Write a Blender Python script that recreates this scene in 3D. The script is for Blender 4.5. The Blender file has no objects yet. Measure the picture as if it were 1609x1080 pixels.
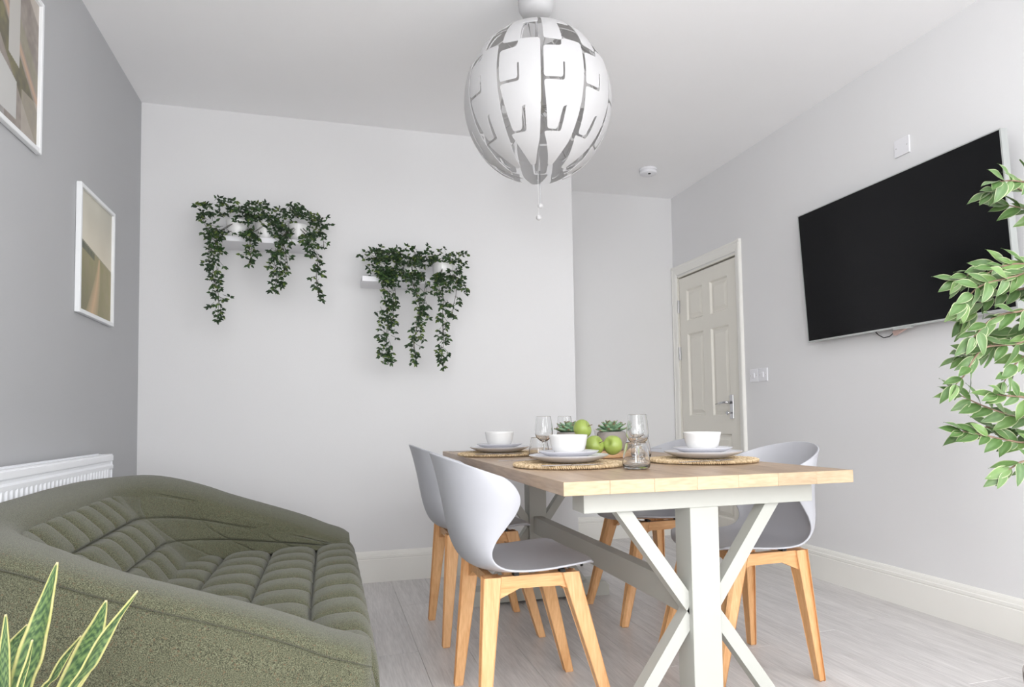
import bpy, bmesh, math, random
import numpy as np
from mathutils import Vector, Matrix, geometry
PI = math.pi
R = random.Random(7)
SC = bpy.context.scene
COL = SC.collection

# ------------------------------------------------------------------ room numbers
XL, XR, YB, YB2, XA, ZC = -.977, 2.673, 3.9056, 4.667, 1.520, 2.684
YF = -4.0

# ------------------------------------------------------------------ camera
FPX, SY, YAW, PIT, ROL, CH = 1029.43, 67.23, -.274417, .0498045, -.0152386, .926534
_f = Vector((-math.sin(YAW)*math.cos(PIT), math.cos(YAW)*math.cos(PIT), math.sin(PIT)))
_r0 = Vector((math.cos(YAW), math.sin(YAW), 0))
_u0 = _r0.cross(_f)
_r = _r0*math.cos(ROL) + _u0*math.sin(ROL)
_u = _u0*math.cos(ROL) - _r0*math.sin(ROL)
cam_data = bpy.data.cameras.new('camera')
cam = bpy.data.objects.new('camera', cam_data); COL.objects.link(cam)
cam.matrix_world = Matrix(((_r.x, _u.x, -_f.x, 0), (_r.y, _u.y, -_f.y, 0), (_r.z, _u.z, -_f.z, CH), (0, 0, 0, 1)))
cam_data.sensor_width = 36; cam_data.lens = FPX/1609*36
cam_data.shift_y = SY/1609
cam_data.clip_start = .02
SC.camera = cam

def at(x, y, d):
    """world point whose picture position is x, y at axial distance d (used for measuring the room)"""
    return Vector((0, 0, CH)) + (_f + _r*((x-804.5)/FPX) - _u*((y-540-SY)/FPX))*d

# ------------------------------------------------------------------ world, daylight, exposure
w = bpy.data.worlds.new('world'); SC.world = w; w.use_nodes = True
w.node_tree.nodes['Background'].inputs[0].default_value = (.95, .97, 1, 1)
w.node_tree.nodes['Background'].inputs[1].default_value = 1.6
def area(name, loc, rot, sx, sy, power, color):
    l = bpy.data.lights.new(name, 'AREA'); l.shape = 'RECTANGLE'; l.size = sx; l.size_y = sy
    l.energy = power; l.color = color
    o = bpy.data.objects.new(name, l); COL.objects.link(o); o.location = loc; o.rotation_euler = rot
    o['label'] = 'daylight from an assumed opening'; return o
area('assumed_patio_light', (.95, YF-.05, 1.15), (PI/2, 0, 0), 3.0, 2.2, 50, (1, .992, .98))  # lamp in an assumed patio opening, unseen behind the camera
area('assumed_side_light', (XL-.05, -1.75, 1.5), (PI/2, 0, -PI/2), 1.6, 1.3, 125, (.985, .992, 1))  # lamp at an assumed, unseen left window; lifts the right wall
area('assumed_right_light', (XR+.05, -.70, 1.5), (PI/2, 0, PI/2), 1.5, 1.3, 42, (.985, .992, 1))  # lamp at an assumed right window, out of view; lifts the left wall
area('assumed_roof_light', (.95, -1.6, ZC+.09), (0, 0, 0), 1.7, 1.9, 75, (.99, .995, 1))  # lamp in an assumed rooflight, unseen; added for light from above
SC.view_settings.view_transform = 'Standard'; SC.view_settings.look = 'None'
SC.view_settings.gamma = 1; SC.view_settings.use_curve_mapping = False
SC.view_settings.exposure = 0.2
SC.cycles.use_denoising = True
SC.cycles.max_bounces = 14; SC.cycles.diffuse_bounces = 8; SC.cycles.transmission_bounces = 12
SC.cycles.transparent_max_bounces = 12
SC.cycles.sample_clamp_indirect = 3; SC.cycles.blur_glossy = 1.0

# ------------------------------------------------------------------ materials
def lin(c):
    return tuple(((v/255)/12.92 if v/255 <= .04045 else ((v/255+.055)/1.055)**2.4) for v in c) + (1,)
def mat(name, rgb, rough=.5, metal=0., bump=0., bscale=200., var=0., vscale=6., spec=.5, coat=0.):
    m = bpy.data.materials.new(name); m.use_nodes = True
    nt = m.node_tree; b = nt.nodes['Principled BSDF']
    c = lin(rgb)
    b.inputs['Base Color'].default_value = c
    b.inputs['Roughness'].default_value = rough; b.inputs['Metallic'].default_value = metal
    b.inputs['Specular IOR Level'].default_value = spec
    if coat: b.inputs['Coat Weight'].default_value = coat
    tc = nt.nodes.new('ShaderNodeTexCoord')
    if var:
        n = nt.nodes.new('ShaderNodeTexNoise'); n.inputs['Scale'].default_value = vscale; n.inputs['Detail'].default_value = 4
        nt.links.new(tc.outputs['Object'], n.inputs['Vector'])
        mx = nt.nodes.new('ShaderNodeMix'); mx.data_type = 'RGBA'
        mx.inputs[6].default_value = tuple(v*(1-var) for v in c[:3])+(1,)
        mx.inputs[7].default_value = tuple(min(1, v*(1+var)) for v in c[:3])+(1,)
        nt.links.new(n.outputs['Fac'], mx.inputs[0]); nt.links.new(mx.outputs[2], b.inputs['Base Color'])
    if bump:
        n = nt.nodes.new('ShaderNodeTexNoise'); n.inputs['Scale'].default_value = bscale; n.inputs['Detail'].default_value = 3
        nt.links.new(tc.outputs['Object'], n.inputs['Vector'])
        bp = nt.nodes.new('ShaderNodeBump'); bp.inputs['Strength'].default_value = bump; bp.inputs['Distance'].default_value = .002
        nt.links.new(n.outputs['Fac'], bp.inputs['Height']); nt.links.new(bp.outputs['Normal'], b.inputs['Normal'])
    return m
def wood(name, c1, c2, axis=1, scale=14., rough=.45, fine=.5, pv=.12, stretch=12., knots=False):
    """grain stretched along one axis, each piece shifted and toned by its own random number"""
    m = bpy.data.materials.new(name); m.use_nodes = True; nt = m.node_tree; b = nt.nodes['Principled BSDF']
    N = nt.nodes.new; Lk = nt.links.new
    tc = N('ShaderNodeTexCoord'); oi = N('ShaderNodeObjectInfo'); mp = N('ShaderNodeMapping')
    s = [scale]*3; s[axis] = scale/stretch; mp.inputs['Scale'].default_value = s
    va = N('ShaderNodeVectorMath'); va.operation = 'SCALE'; va.inputs['Scale'].default_value = 37.
    cx = N('ShaderNodeCombineXYZ'); 
    for i in range(3): Lk(oi.outputs['Random'], cx.inputs[i])
    Lk(cx.outputs[0], va.inputs[0])
    ad = N('ShaderNodeVectorMath'); ad.operation = 'ADD'
    Lk(tc.outputs['Object'], mp.inputs['Vector']); Lk(mp.outputs[0], ad.inputs[0]); Lk(va.outputs[0], ad.inputs[1])
    n1 = N('ShaderNodeTexNoise'); n1.inputs['Scale'].default_value = 1.; n1.inputs['Detail'].default_value = 6; n1.inputs['Distortion'].default_value = .6
    n2 = N('ShaderNodeTexNoise'); n2.inputs['Scale'].default_value = 7.; n2.inputs['Detail'].default_value = 3
    Lk(ad.outputs[0], n1.inputs['Vector']); Lk(ad.outputs[0], n2.inputs['Vector'])
    mx = N('ShaderNodeMix'); mx.data_type = 'FLOAT'; mx.inputs[0].default_value = fine
    Lk(n1.outputs['Fac'], mx.inputs[2]); Lk(n2.outputs['Fac'], mx.inputs[3])
    cr = N('ShaderNodeValToRGB'); cr.color_ramp.elements[0].position = .34; cr.color_ramp.elements[1].position = .66
    cr.color_ramp.elements[0].color = lin(c1); cr.color_ramp.elements[1].color = lin(c2)
    Lk(mx.outputs[0], cr.inputs[0])
    hs = N('ShaderNodeHueSaturation'); mr = N('ShaderNodeMapRange')
    mr.inputs[3].default_value = 1-pv; mr.inputs[4].default_value = 1+pv
    Lk(oi.outputs['Random'], mr.inputs[0]); Lk(mr.outputs[0], hs.inputs['Value']); Lk(cr.outputs[0], hs.inputs['Color'])
    Lk(hs.outputs[0], b.inputs['Base Color'])
    b.inputs['Roughness'].default_value = rough
    bp = N('ShaderNodeBump'); bp.inputs['Strength'].default_value = .12; bp.inputs['Distance'].default_value = .001
    Lk(n2.outputs['Fac'], bp.inputs['Height']); Lk(bp.outputs[0], b.inputs['Normal'])
    return m
def colattr(name, rough=.5, spec=.4, sss=0., bump=0., bscale=200.):
    m = bpy.data.materials.new(name); m.use_nodes = True; nt = m.node_tree; b = nt.nodes['Principled BSDF']
    a = nt.nodes.new('ShaderNodeAttribute'); a.attribute_name = 'Col'
    nt.links.new(a.outputs['Color'], b.inputs['Base Color'])
    b.inputs['Roughness'].default_value = rough; b.inputs['Specular IOR Level'].default_value = spec
    if bump:
        tc = nt.nodes.new('ShaderNodeTexCoord')
        n = nt.nodes.new('ShaderNodeTexNoise'); n.inputs['Scale'].default_value = bscale
        nt.links.new(tc.outputs['Object'], n.inputs['Vector'])
        bp = nt.nodes.new('ShaderNodeBump'); bp.inputs['Strength'].default_value = bump; bp.inputs['Distance'].default_value = .002
        nt.links.new(n.outputs['Fac'], bp.inputs['Height']); nt.links.new(bp.outputs['Normal'], b.inputs['Normal'])
    return m
def glass(name, rough=0.):
    m = bpy.data.materials.new(name); m.use_nodes = True; nt = m.node_tree; b = nt.nodes['Principled BSDF']
    b.inputs['Base Color'].default_value = (.985, .99, .99, 1); b.inputs['Roughness'].default_value = rough
    b.inputs['Transmission Weight'].default_value = 1; b.inputs['IOR'].default_value = 1.48
    return m

M = {}
M['wall'] = mat('light_grey_paint', (221, 221, 222), .75, bump=.15, bscale=260, var=.012, vscale=3)
M['wall_left'] = mat('mid_grey_paint', (176, 177, 179), .75, bump=.15, bscale=260, var=.015, vscale=3)
M['ceiling'] = mat('ceiling_paint', (243, 243, 244), .8, bump=.1, bscale=200, var=.01)
M['trim'] = mat('white_gloss_trim', (233, 232, 227), .35, var=.01, bump=.03)
M['door'] = mat('cream_door_paint', (226, 223, 214), .4, var=.01, bump=.1, bscale=300)
M['plank'] = wood('grey_laminate', (190, 187, 186), (222, 219, 218), axis=1, scale=22, rough=.38, pv=.05, stretch=14)
M['gap'] = mat('plank_underlay', (95, 92, 90), .8, var=.05)
M['oak'] = wood('oiled_oak', (152, 124, 98), (190, 165, 138), axis=1, scale=16, rough=.33, pv=.06, stretch=12)
M['oak_end'] = wood('pale_oak_edge', (172, 149, 121), (197, 174, 145), axis=0, scale=22, rough=.5, pv=.06, stretch=5)
M['beech'] = wood('beech_leg', (206, 154, 102), (232, 186, 136), axis=2, scale=26, rough=.42, pv=.03, stretch=12)
M['beech_rail'] = wood('beech_rail', (200, 146, 94), (228, 180, 128), axis=0, scale=26, rough=.42, pv=.03, stretch=10)
M['tray'] = wood('tray_wood', (196, 150, 106), (226, 188, 146), axis=0, scale=30, rough=.45, stretch=8)
M['table_paint'] = mat('off_white_table_paint', (176, 177, 171), .45, bump=.05, var=.01)
M['shell'] = mat('pale_grey_plastic', (182, 183, 189), .42, bump=.12, bscale=900, var=.01)
M['black'] = mat('black_rubber', (22, 22, 22), .6, var=.05)
M['ceramic'] = mat('white_glazed_ceramic', (228, 228, 227), .16, var=.005)
M['plate'] = mat('cool_white_ceramic', (222, 222, 227), .18, var=.005)
M['lamp'] = mat('white_lamp_plastic', (216, 216, 218), .38, var=.005)
_nt = M['lamp'].node_tree; _b = _nt.nodes['Principled BSDF']      # thin plastic lets some light through
_t = _nt.nodes.new('ShaderNodeBsdfTranslucent'); _t.inputs[0].default_value = lin((235, 233, 228))
_m = _nt.nodes.new('ShaderNodeMixShader'); _m.inputs[0].default_value = .28
_nt.links.new(_b.outputs[0], _m.inputs[1]); _nt.links.new(_t.outputs[0], _m.inputs[2])
_nt.links.new(_m.outputs[0], [n for n in _nt.nodes if n.type == 'OUTPUT_MATERIAL'][0].inputs[0])
M['lamp_in'] = mat('silver_lamp_inner', (205, 203, 196), .45, .35, var=.02)
M['chrome'] = mat('polished_chrome', (205, 205, 208), .14, 1., var=.02)
M['steel'] = mat('brushed_steel', (190, 190, 190), .3, .9, var=.03)
M['white_plastic'] = mat('white_plastic', (228, 228, 232), .35, var=.01)
M['radiator'] = mat('white_enamel', (238, 240, 244), .3, var=.005)
M['concrete'] = mat('grey_concrete', (146, 140, 136), .85, bump=.4, bscale=90, var=.08, vscale=30)
M['soil'] = mat('dark_soil', (58, 46, 36), .95, bump=.8, bscale=120, var=.3, vscale=60)
M['glass'] = glass('clear_glass')
M['frame'] = mat('white_picture_frame', (232, 234, 236), .3, var=.01)
M['bezel'] = mat('silver_bezel', (196, 200, 198), .3, .6, var=.02)
M['screen'] = mat('black_tv_panel', (14, 15, 17), .2, spec=.2, var=.02)
M['tvback'] = mat('dark_tv_back', (40, 40, 42), .5, var=.05)
M['cable'] = mat('black_cable', (18, 18, 18), .5, var=.05)
M['plug'] = mat('pinkish_plug', (186, 160, 152), .45, var=.03)
M['vine'] = colattr('ivy_leaf', .45, .4)
M['vstem'] = mat('dark_vine_stem', (52, 50, 36), .7, var=.15, vscale=40)
M['leaf'] = colattr('ficus_leaf', .42, .45)
M['bark'] = mat('grey_brown_bark', (126, 106, 88), .8, bump=.5, bscale=80, var=.2, vscale=30)
M['succ'] = colattr('succulent_leaf', .55, .3)
M['snake'] = colattr('snake_leaf', .38, .4)
M['print'] = colattr('matt_print', .55, .3)
M['seagrass'] = mat('woven_seagrass', (206, 186, 154), .85, bump=1., bscale=260, var=.45, vscale=110)
M['fork'] = mat('cutlery_steel', (200, 200, 204), .2, 1., var=.02)

# apple skin
def apple_mat():
    m = mat('green_apple_skin', (150, 168, 84), .28, var=.22, vscale=9)
    nt = m.node_tree; b = nt.nodes['Principled BSDF']
    tc = nt.nodes.new('ShaderNodeTexCoord'); v = nt.nodes.new('ShaderNodeTexVoronoi'); v.inputs['Scale'].default_value = 180
    nt.links.new(tc.outputs['Object'], v.inputs['Vector'])
    cr = nt.nodes.new('ShaderNodeValToRGB'); cr.color_ramp.elements[0].position = .06; cr.color_ramp.elements[1].position = .16
    cr.color_ramp.elements[0].color = (.62, .72, .3, 1); cr.color_ramp.elements[1].color = (0, 0, 0, 1)
    nt.links.new(v.outputs['Distance'], cr.inputs[0])
    src = b.inputs['Base Color'].links[0].from_socket
    mx = nt.nodes.new('ShaderNodeMix'); mx.data_type = 'RGBA'; mx.blend_type = 'LIGHTEN'; mx.inputs[0].default_value = .7
    nt.links.new(src, mx.inputs[6]); nt.links.new(cr.outputs[0], mx.inputs[7]); nt.links.new(mx.outputs[2], b.inputs['Base Color'])
    return m
M['apple'] = apple_mat()

# sofa felt: olive with rust and dark fibres
def felt():
    m = mat('olive_felt', (104, 108, 84), .95, spec=.15)
    nt = m.node_tree; b = nt.nodes['Principled BSDF']; N = nt.nodes.new; Lk = nt.links.new
    tc = N('ShaderNodeTexCoord')
    n = N('ShaderNodeTexNoise'); n.inputs['Scale'].default_value = 560; n.inputs['Detail'].default_value = 2
    Lk(tc.outputs['Object'], n.inputs['Vector'])
    cr = N('ShaderNodeValToRGB'); e = cr.color_ramp.elements
    e[0].position = .34; e[0].color = lin((50, 51, 39)); e[1].position = .5; e[1].color = lin((86, 87, 69))
    k = e.new(.66); k.color = lin((112, 113, 92))
    Lk(n.outputs['Fac'], cr.inputs[0])
    n2 = N('ShaderNodeTexNoise'); n2.inputs['Scale'].default_value = 210; n2.inputs['Detail'].default_value = 1
    Lk(tc.outputs['Object'], n2.inputs['Vector'])
    c2 = N('ShaderNodeValToRGB'); c2.color_ramp.elements[0].position = .63; c2.color_ramp.elements[1].position = .74
    c2.color_ramp.elements[0].color = (0, 0, 0, 1); c2.color_ramp.elements[1].color = (.55, .55, .55, 1)
    Lk(n2.outputs['Fac'], c2.inputs[0])
    mx = N('ShaderNodeMix'); mx.data_type = 'RGBA'; mx.inputs[7].default_value = lin((104, 80, 60))
    Lk(c2.outputs[0], mx.inputs[0]); Lk(cr.outputs[0], mx.inputs[6]); Lk(mx.outputs[2], b.inputs['Base Color'])
    b.inputs['Sheen Weight'].default_value = .2; b.inputs['Sheen Roughness'].default_value = .5
    bp = N('ShaderNodeBump'); bp.inputs['Strength'].default_value = .5; bp.inputs['Distance'].default_value = .003
    Lk(n.outputs['Fac'], bp.inputs['Height']); Lk(bp.outputs[0], b.inputs['Normal'])
    return m
M['felt'] = felt()

# ------------------------------------------------------------------ helpers
def obj(name, bm, m, parent=None, smooth=False, loc=None, split=None):
    me = bpy.data.meshes.new(name)
    if isinstance(bm, bmesh.types.BMesh):
        bmesh.ops.recalc_face_normals(bm, faces=bm.faces)
        bm.to_mesh(me); bm.free()
    else:
        me.from_pydata([tuple(v) for v in bm[0]], [], [tuple(f) for f in bm[1]])
        if len(bm) > 2:
            ca = me.color_attributes.new('Col', 'FLOAT_COLOR', 'POINT')
            ca.data.foreach_set('color', np.array(bm[2], dtype=np.float32).ravel())
        me.update()
    if m: me.materials.append(m)
    if smooth: me.polygons.foreach_set('use_smooth', [True]*len(me.polygons))
    o = bpy.data.objects.new(name, me); COL.objects.link(o)
    if parent: o.parent = parent
    if loc is not None: o.location = loc
    if split:
        md = o.modifiers.new('edge', 'EDGE_SPLIT'); md.split_angle = math.radians(split)
    return o
def thing(name, label, cat, loc=(0, 0, 0), rz=0, group=None):
    o = bpy.data.objects.new(name, None); COL.objects.link(o); o.location = loc; o.rotation_euler = (0, 0, rz)
    o.empty_display_size = .05
    o['label'] = label; o['category'] = cat
    if group: o['group'] = group
    return o
def tag(o, label, cat, group=None):
    o['label'] = label; o['category'] = cat
    if group: o['group'] = group
    return o
def struct(o, label=None):
    o['kind'] = 'structure'
    if label: o['label'] = label
    return o
def dup(root, loc, rz=None, label=None, rot=None):
    def cp(o, par):
        c = o.copy(); COL.objects.link(c); c.parent = par
        for ch in [x for x in COL.objects if x.parent == o]: cp(ch, c)
        return c
    r = cp(root, None); r.location = loc
    if rz is not None: r.rotation_euler = (0, 0, rz)
    if rot is not None: r.rotation_euler = rot
    if label: r['label'] = label
    return r
def box(bm, x0, y0, z0, x1, y1, z1, bev=0, seg=2, mtx=None):
    g = bmesh.ops.create_cube(bm, size=1)
    vs = g['verts']
    for v in vs:
        v.co = Vector((x0+(v.co.x+.5)*(x1-x0), y0+(v.co.y+.5)*(y1-y0), z0+(v.co.z+.5)*(z1-z0)))
    if bev:
        es = list({e for v in vs for e in v.link_edges})
        r = bmesh.ops.bevel(bm, geom=es, offset=bev, segments=seg, affect='EDGES', profile=.5)
        vs = list({v for f in r['faces'] for v in f.verts} | {v for v in vs if v.is_valid})
    if mtx is not None:
        for v in vs: v.co = mtx @ v.co
    return vs
def newbox(*a, **k):
    bm = bmesh.new(); box(bm, *a, **k); return bm
def prism(bm, poly, axis, a, b, mtx=None):
    """poly of 2-D points; axis 0: (y,z) along x; 1: (x,z) along y; 2: (x,y) along z"""
    def P(p, t):
        q = {0: (t, p[0], p[1]), 1: (p[0], t, p[1]), 2: (p[0], p[1], t)}[axis]
        q = Vector(q); return mtx @ q if mtx is not None else q
    A = [bm.verts.new(P(p, a)) for p in poly]; B = [bm.verts.new(P(p, b)) for p in poly]
    n = len(poly)
    bm.faces.new(A); bm.faces.new(B[::-1])
    for i in range(n): bm.faces.new((A[i], B[i], B[(i+1) % n], A[(i+1) % n]))
    return A+B
def lathe(bm, prof, seg=32, center=(0, 0), mtx=None):
    rings = []
    for r, z in prof:
        if r < 1e-6: rings.append([bm.verts.new((center[0], center[1], z))])
        else: rings.append([bm.verts.new((center[0]+r*math.cos(2*PI*k/seg), center[1]+r*math.sin(2*PI*k/seg), z)) for k in range(seg)])
    for a, b in zip(rings[:-1], rings[1:]):
        for k in range(seg):
            k2 = (k+1) % seg
            if len(a) == 1 and len(b) == 1: continue
            if len(a) == 1: bm.faces.new((a[0], b[k2], b[k]))
            elif len(b) == 1: bm.faces.new((a[k], a[k2], b[0]))
            else: bm.faces.new((a[k], a[k2], b[k2], b[k]))
    vs = [v for r in rings for v in r]
    if mtx is not None:
        for v in vs: v.co = mtx @ v.co
    return vs
def newlathe(prof, seg=32, **k):
    bm = bmesh.new(); lathe(bm, prof, seg, **k); return bm
def tube(bm, pts, rad, seg=6, cap=True):
    pts = [Vector(p) for p in pts]
    if not hasattr(rad, '__len__'): rad = [rad]*len(pts)
    up = Vector((0, 0, 1)); rings = []
    t0 = (pts[1]-pts[0]).normalized()
    n = t0.cross(up) if abs(t0.dot(up)) < .95 else t0.cross(Vector((1, 0, 0)))
    n.normalize()
    for i, p in enumerate(pts):
        t = (pts[min(i+1, len(pts)-1)]-pts[max(i-1, 0)]).normalized()
        n = (n - t*n.dot(t)).normalized(); b = t.cross(n)
        rings.append([bm.verts.new(p+(n*math.cos(2*PI*k/seg)+b*math.sin(2*PI*k/seg))*rad[i]) for k in range(seg)])
    for a, b in zip(rings[:-1], rings[1:]):
        for k in range(seg): bm.faces.new((a[k], a[(k+1) % seg], b[(k+1) % seg], b[k]))
    if cap: bm.faces.new(rings[0][::-1]); bm.faces.new(rings[-1])
def newtube(*a, **k):
    bm = bmesh.new(); tube(bm, *a, **k); return bm
def interp(x, tab):
    if x <= tab[0][0]: return tab[0][1]
    for (a, va), (b, vb) in zip(tab[:-1], tab[1:]):
        if x <= b:
            t = (x-a)/(b-a); return va+(vb-va)*t
    return tab[-1][1]
def sinterp(x, tab):
    """Catmull-Rom through the table"""
    n = len(tab)
    if x <= tab[0][0]: return tab[0][1]
    if x >= tab[-1][0]: return tab[-1][1]
    for i in range(n-1):
        if x <= tab[i+1][0]:
            x0, y0 = tab[i]; x1, y1 = tab[i+1]; h = x1-x0; t = (x-x0)/h
            m0 = (tab[i+1][1]-tab[i-1][1])/(tab[i+1][0]-tab[i-1][0]) if i > 0 else (y1-y0)/h
            m1 = (tab[i+2][1]-tab[i][1])/(tab[i+2][0]-tab[i][0]) if i+2 < n else (y1-y0)/h
            return (2*t**3-3*t**2+1)*y0+(t**3-2*t**2+t)*h*m0+(-2*t**3+3*t**2)*y1+(t**3-t**2)*h*m1
def jitter(c, rnd, a):
    f = 1+rnd.uniform(-a, a); return tuple(v*f for v in c[:3])+(1,)

# ================================================================== STRUCTURE
T = .12
fl = struct(obj('floor', newbox(XL-T, YF-T, -.06, XR+T, YB2+T, -.009), M['gap']), 'pale grey wood-effect laminate floor')
pw, pl = .195, 1.29
col = 0; x = 1.13-.195*11
while x < XR:
    off = -((col*.47) % 1)*pl
    y = YF+off
    while y < YB2:
        x0, x1 = max(x, XL), min(x+pw, XR); y0, y1 = max(y, YF), min(y+pl, YB2)
        ymid = (y0+y1)/2
        if x1-x0 > .01 and y1-y0 > .01:
            bm = bmesh.new()
            hx, hy = (x1-x0)/2-.0004, (y1-y0)/2-.0005; c = .0012
            lo = [bm.verts.new((sx*hx, sy*hy, -.009)) for sx, sy in ((-1, -1), (1, -1), (1, 1), (-1, 1))]
            mi = [bm.verts.new((sx*hx, sy*hy, -c)) for sx, sy in ((-1, -1), (1, -1), (1, 1), (-1, 1))]
            hi = [bm.verts.new((sx*(hx-c), sy*(hy-c), 0)) for sx, sy in ((-1, -1), (1, -1), (1, 1), (-1, 1))]
            for a, b in ((lo, mi), (mi, hi)):
                for k in range(4): bm.faces.new((a[k], a[(k+1) % 4], b[(k+1) % 4], b[k]))
            bm.faces.new(hi)
            obj('plank', bm, M['plank'], fl, loc=((x0+x1)/2, (y0+y1)/2, 0))
        y += pl
    x += pw; col += 1

bm = bmesh.new()
sx0, sx1, sy0, sy1 = .05, 1.85, -2.6, -.6       # assumed rooflight behind the camera, unseen, added for light from above
box(bm, XL-T, sy1, ZC, XR+T, YB2+T, ZC+.1); box(bm, XL-T, YF-T, ZC, XR+T, sy0, ZC+.1)
box(bm, XL-T, sy0, ZC, sx0, sy1, ZC+.1); box(bm, sx1, sy0, ZC, XR+T, sy1, ZC+.1)
struct(obj('ceiling', bm, M['ceiling']), 'plain pale ceiling')
bm = bmesh.new()
for a, b in ((sx0, sx0+.05), (sx1-.05, sx1), (.925, .975)): box(bm, a, sy0, ZC+.02, b, sy1, ZC+.08)
for a, b in ((sy0, sy0+.05), (sy1-.05, sy1)): box(bm, sx0+.05, a, ZC+.02, sx1-.05, b, ZC+.08)
struct(obj('assumed_window_4', bm, M['trim']))
# left wall with an assumed, unseen window opening behind the camera
bm = bmesh.new()
wy0, wy1, wz0, wz1 = -2.6, -.9, .85, 2.2
box(bm, XL-T, wy1, 0, XL, YB+T, ZC); box(bm, XL-T, YF-T, 0, XL, wy0, ZC)
box(bm, XL-T, wy0, 0, XL, wy1, wz0); box(bm, XL-T, wy0, wz1, XL, wy1, ZC)
struct(obj('wall_left', bm, M['wall_left']), 'mid grey painted wall with the two pictures')
struct(obj('wall_back', newbox(XL, YB, 0, XA, YB+T, ZC), M['wall']), 'pale grey wall carrying the two plant shelves')
struct(obj('wall_alcove_side', newbox(XA-.1, YB+T, 0, XA, YB2, ZC), M['wall']), 'side of the alcove by the door')
struct(obj('wall_alcove', newbox(XA-.1, YB2, 0, XR+T, YB2+T, ZC), M['wall']), 'pale wall at the back of the alcove')
# right wall with the door opening
DY0, DY1, DZ = 3.825, 4.600, 2.030
bm = bmesh.new()
vy0, vy1 = -1.5, .1; box(bm, XR, vy1, 0, XR+T, DY0, ZC); box(bm, XR, YF-T, 0, XR+T, vy0, ZC); box(bm, XR, vy0, 0, XR+T, vy1, wz0); box(bm, XR, vy0, wz1, XR+T, vy1, ZC); box(bm, XR, DY1, 0, XR+T, YB2, ZC); box(bm, XR, DY0, DZ, XR+T, DY1, ZC)  # includes an assumed window opening, out of view
struct(obj('wall_right', bm, M['wall']), 'pale grey wall with door and television')
# front wall (behind the camera) with an assumed patio door opening
bm = bmesh.new()
px0, px1, pz1 = -.6, 2.5, 2.3
box(bm, XL-T, YF-T, 0, px0, YF, ZC); box(bm, px1, YF-T, 0, XR+T, YF, ZC); box(bm, px0, YF-T, pz1, px1, YF, ZC)
struct(obj('wall_front', bm, M['wall']))

# baseboards
BP = [(0, 0), (.018, 0), (.018, .128), (.0155, .131), (.0155, .134), (.018, .137), (.018, .149), (.0135, .153), (.0135, .156), (.012, .166), (.008, .174), (.003, .176), (0, .176)]
def base(name, a, b, side):
    bm = bmesh.new()
    if side == 'back': prism(bm, [(YB-p, z) for p, z in BP], 0, a, b)
    if side == 'alc': prism(bm, [(YB2-p, z) for p, z in BP], 0, a, b)
    if side == 'right': prism(bm, [(XR-p, z) for p, z in BP], 1, a, b)
    if side == 'left': prism(bm, [(XL+p, z) for p, z in BP], 1, a, b)
    if side == 'ret': prism(bm, [(XA+p, z) for p, z in BP], 1, a, b)
    return struct(obj(name, bm, M['trim']))
base('baseboard_back', XL+.018, XA+.018, 'back')
base('baseboard_return', YB-.018, YB2-.018, 'ret')
base('baseboard_alcove', XA+.018, XR-.018, 'alc')
base('baseboard_right', YF, 3.762, 'right')
base('baseboard_left', YF, YB, 'left')

# door
dr = struct(obj('door_1', newbox(XR+.03, DY0+.014, .008, XR+.036, DY1-.014, DZ-.022), M['door']), 'cream six-panel door, closed')
# stiles and rails standing proud, panels raised between them
def door_face():
    bm = bmesh.new()
    y0, y1, z0, z1 = DY0+.014, DY1-.014, .008, DZ-.022
    xs, xb = XR+.004, XR+.034
    st = .105; mid = (y0+y1)/2; ms = .05
    rails = [(z0, z0+.2), (.80, .93), (1.56, 1.665), (z1-.105, z1)]
    for a, b in ((y0, y0+st), (y1-st, y1)): box(bm, xs, a, z0, xb, b, z1)
    for a, b in rails: box(bm, xs, y0+st, a, xb, y1-st, b)
    pans = [(rails[0][1], rails[1][0]), (rails[1][1], rails[2][0]), (rails[2][1], rails[3][0])]
    for a, b in pans: box(bm, xs, mid-ms, a, xb, mid+ms, b)
    return bm, pans, (y0+st, mid-ms, mid+ms, y1-st)
bm, pans, (pa, pb, pc, pd) = door_face()
obj('door_frame_face', bm, M['door'], dr)
for a, b in pans:
    for y0, y1 in ((pa, pb), (pc, pd)):
        bm = bmesh.new()
        def rect(ins, x): return [bm.verts.new((x, y0+ins if k in (0, 3) else y1-ins, a+ins if k < 2 else b-ins)) for k in range(4)]
        L = [rect(0, XR+.005), rect(.010, XR+.018), rect(.022, XR+.018), rect(.045, XR+.009)]
        for p, q in zip(L[:-1], L[1:]):
            for k in range(4): bm.faces.new((p[k], p[(k+1) % 4], q[(k+1) % 4], q[k]))
        bm.faces.new(L[-1])
        obj('door_panel', bm, M['door'], dr)
obj('gap_shade_slab', newbox(XR+.060, DY0+.008, .0, XR+.070, DY1-.008, DZ-.010), M['black'], dr)  # added black slab stands in for shade in the door gaps
# jamb lining and casing
bm = bmesh.new()
box(bm, XR-.004, DY0-.012, 0, XR+T, DY0+.008, DZ); box(bm, XR-.004, DY1-.008, 0, XR+T, DY1+.012, DZ)
box(bm, XR-.004, DY0-.012, DZ-.010, XR+T, DY1+.012, DZ+.004)
struct(obj('trim_1', bm, M['door']), 'door lining')
bm = bmesh.new()
CP = [(0, 0), (.019, .003), (.022, .01), (.022, .016), (.018, .02), (.014, .05), (.008, .062), (0, .064)]   # (out, along) from the outer edge inwards
def casing_v(yo, s, z1):
    prism(bm, [(XR-p, yo+s*a) for p, a in CP], 2, 0, z1)
casing_v(DY0-.060, 1, DZ+.085); casing_v(YB2-.002, -1, DZ+.085)
prism(bm, [(XR-p, DZ+.085-a*1.15) for p, a in CP], 1, DY0-.060, YB2-.002)
struct(obj('trim_2', bm, M['trim']), 'moulded white casing round the door')
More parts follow.
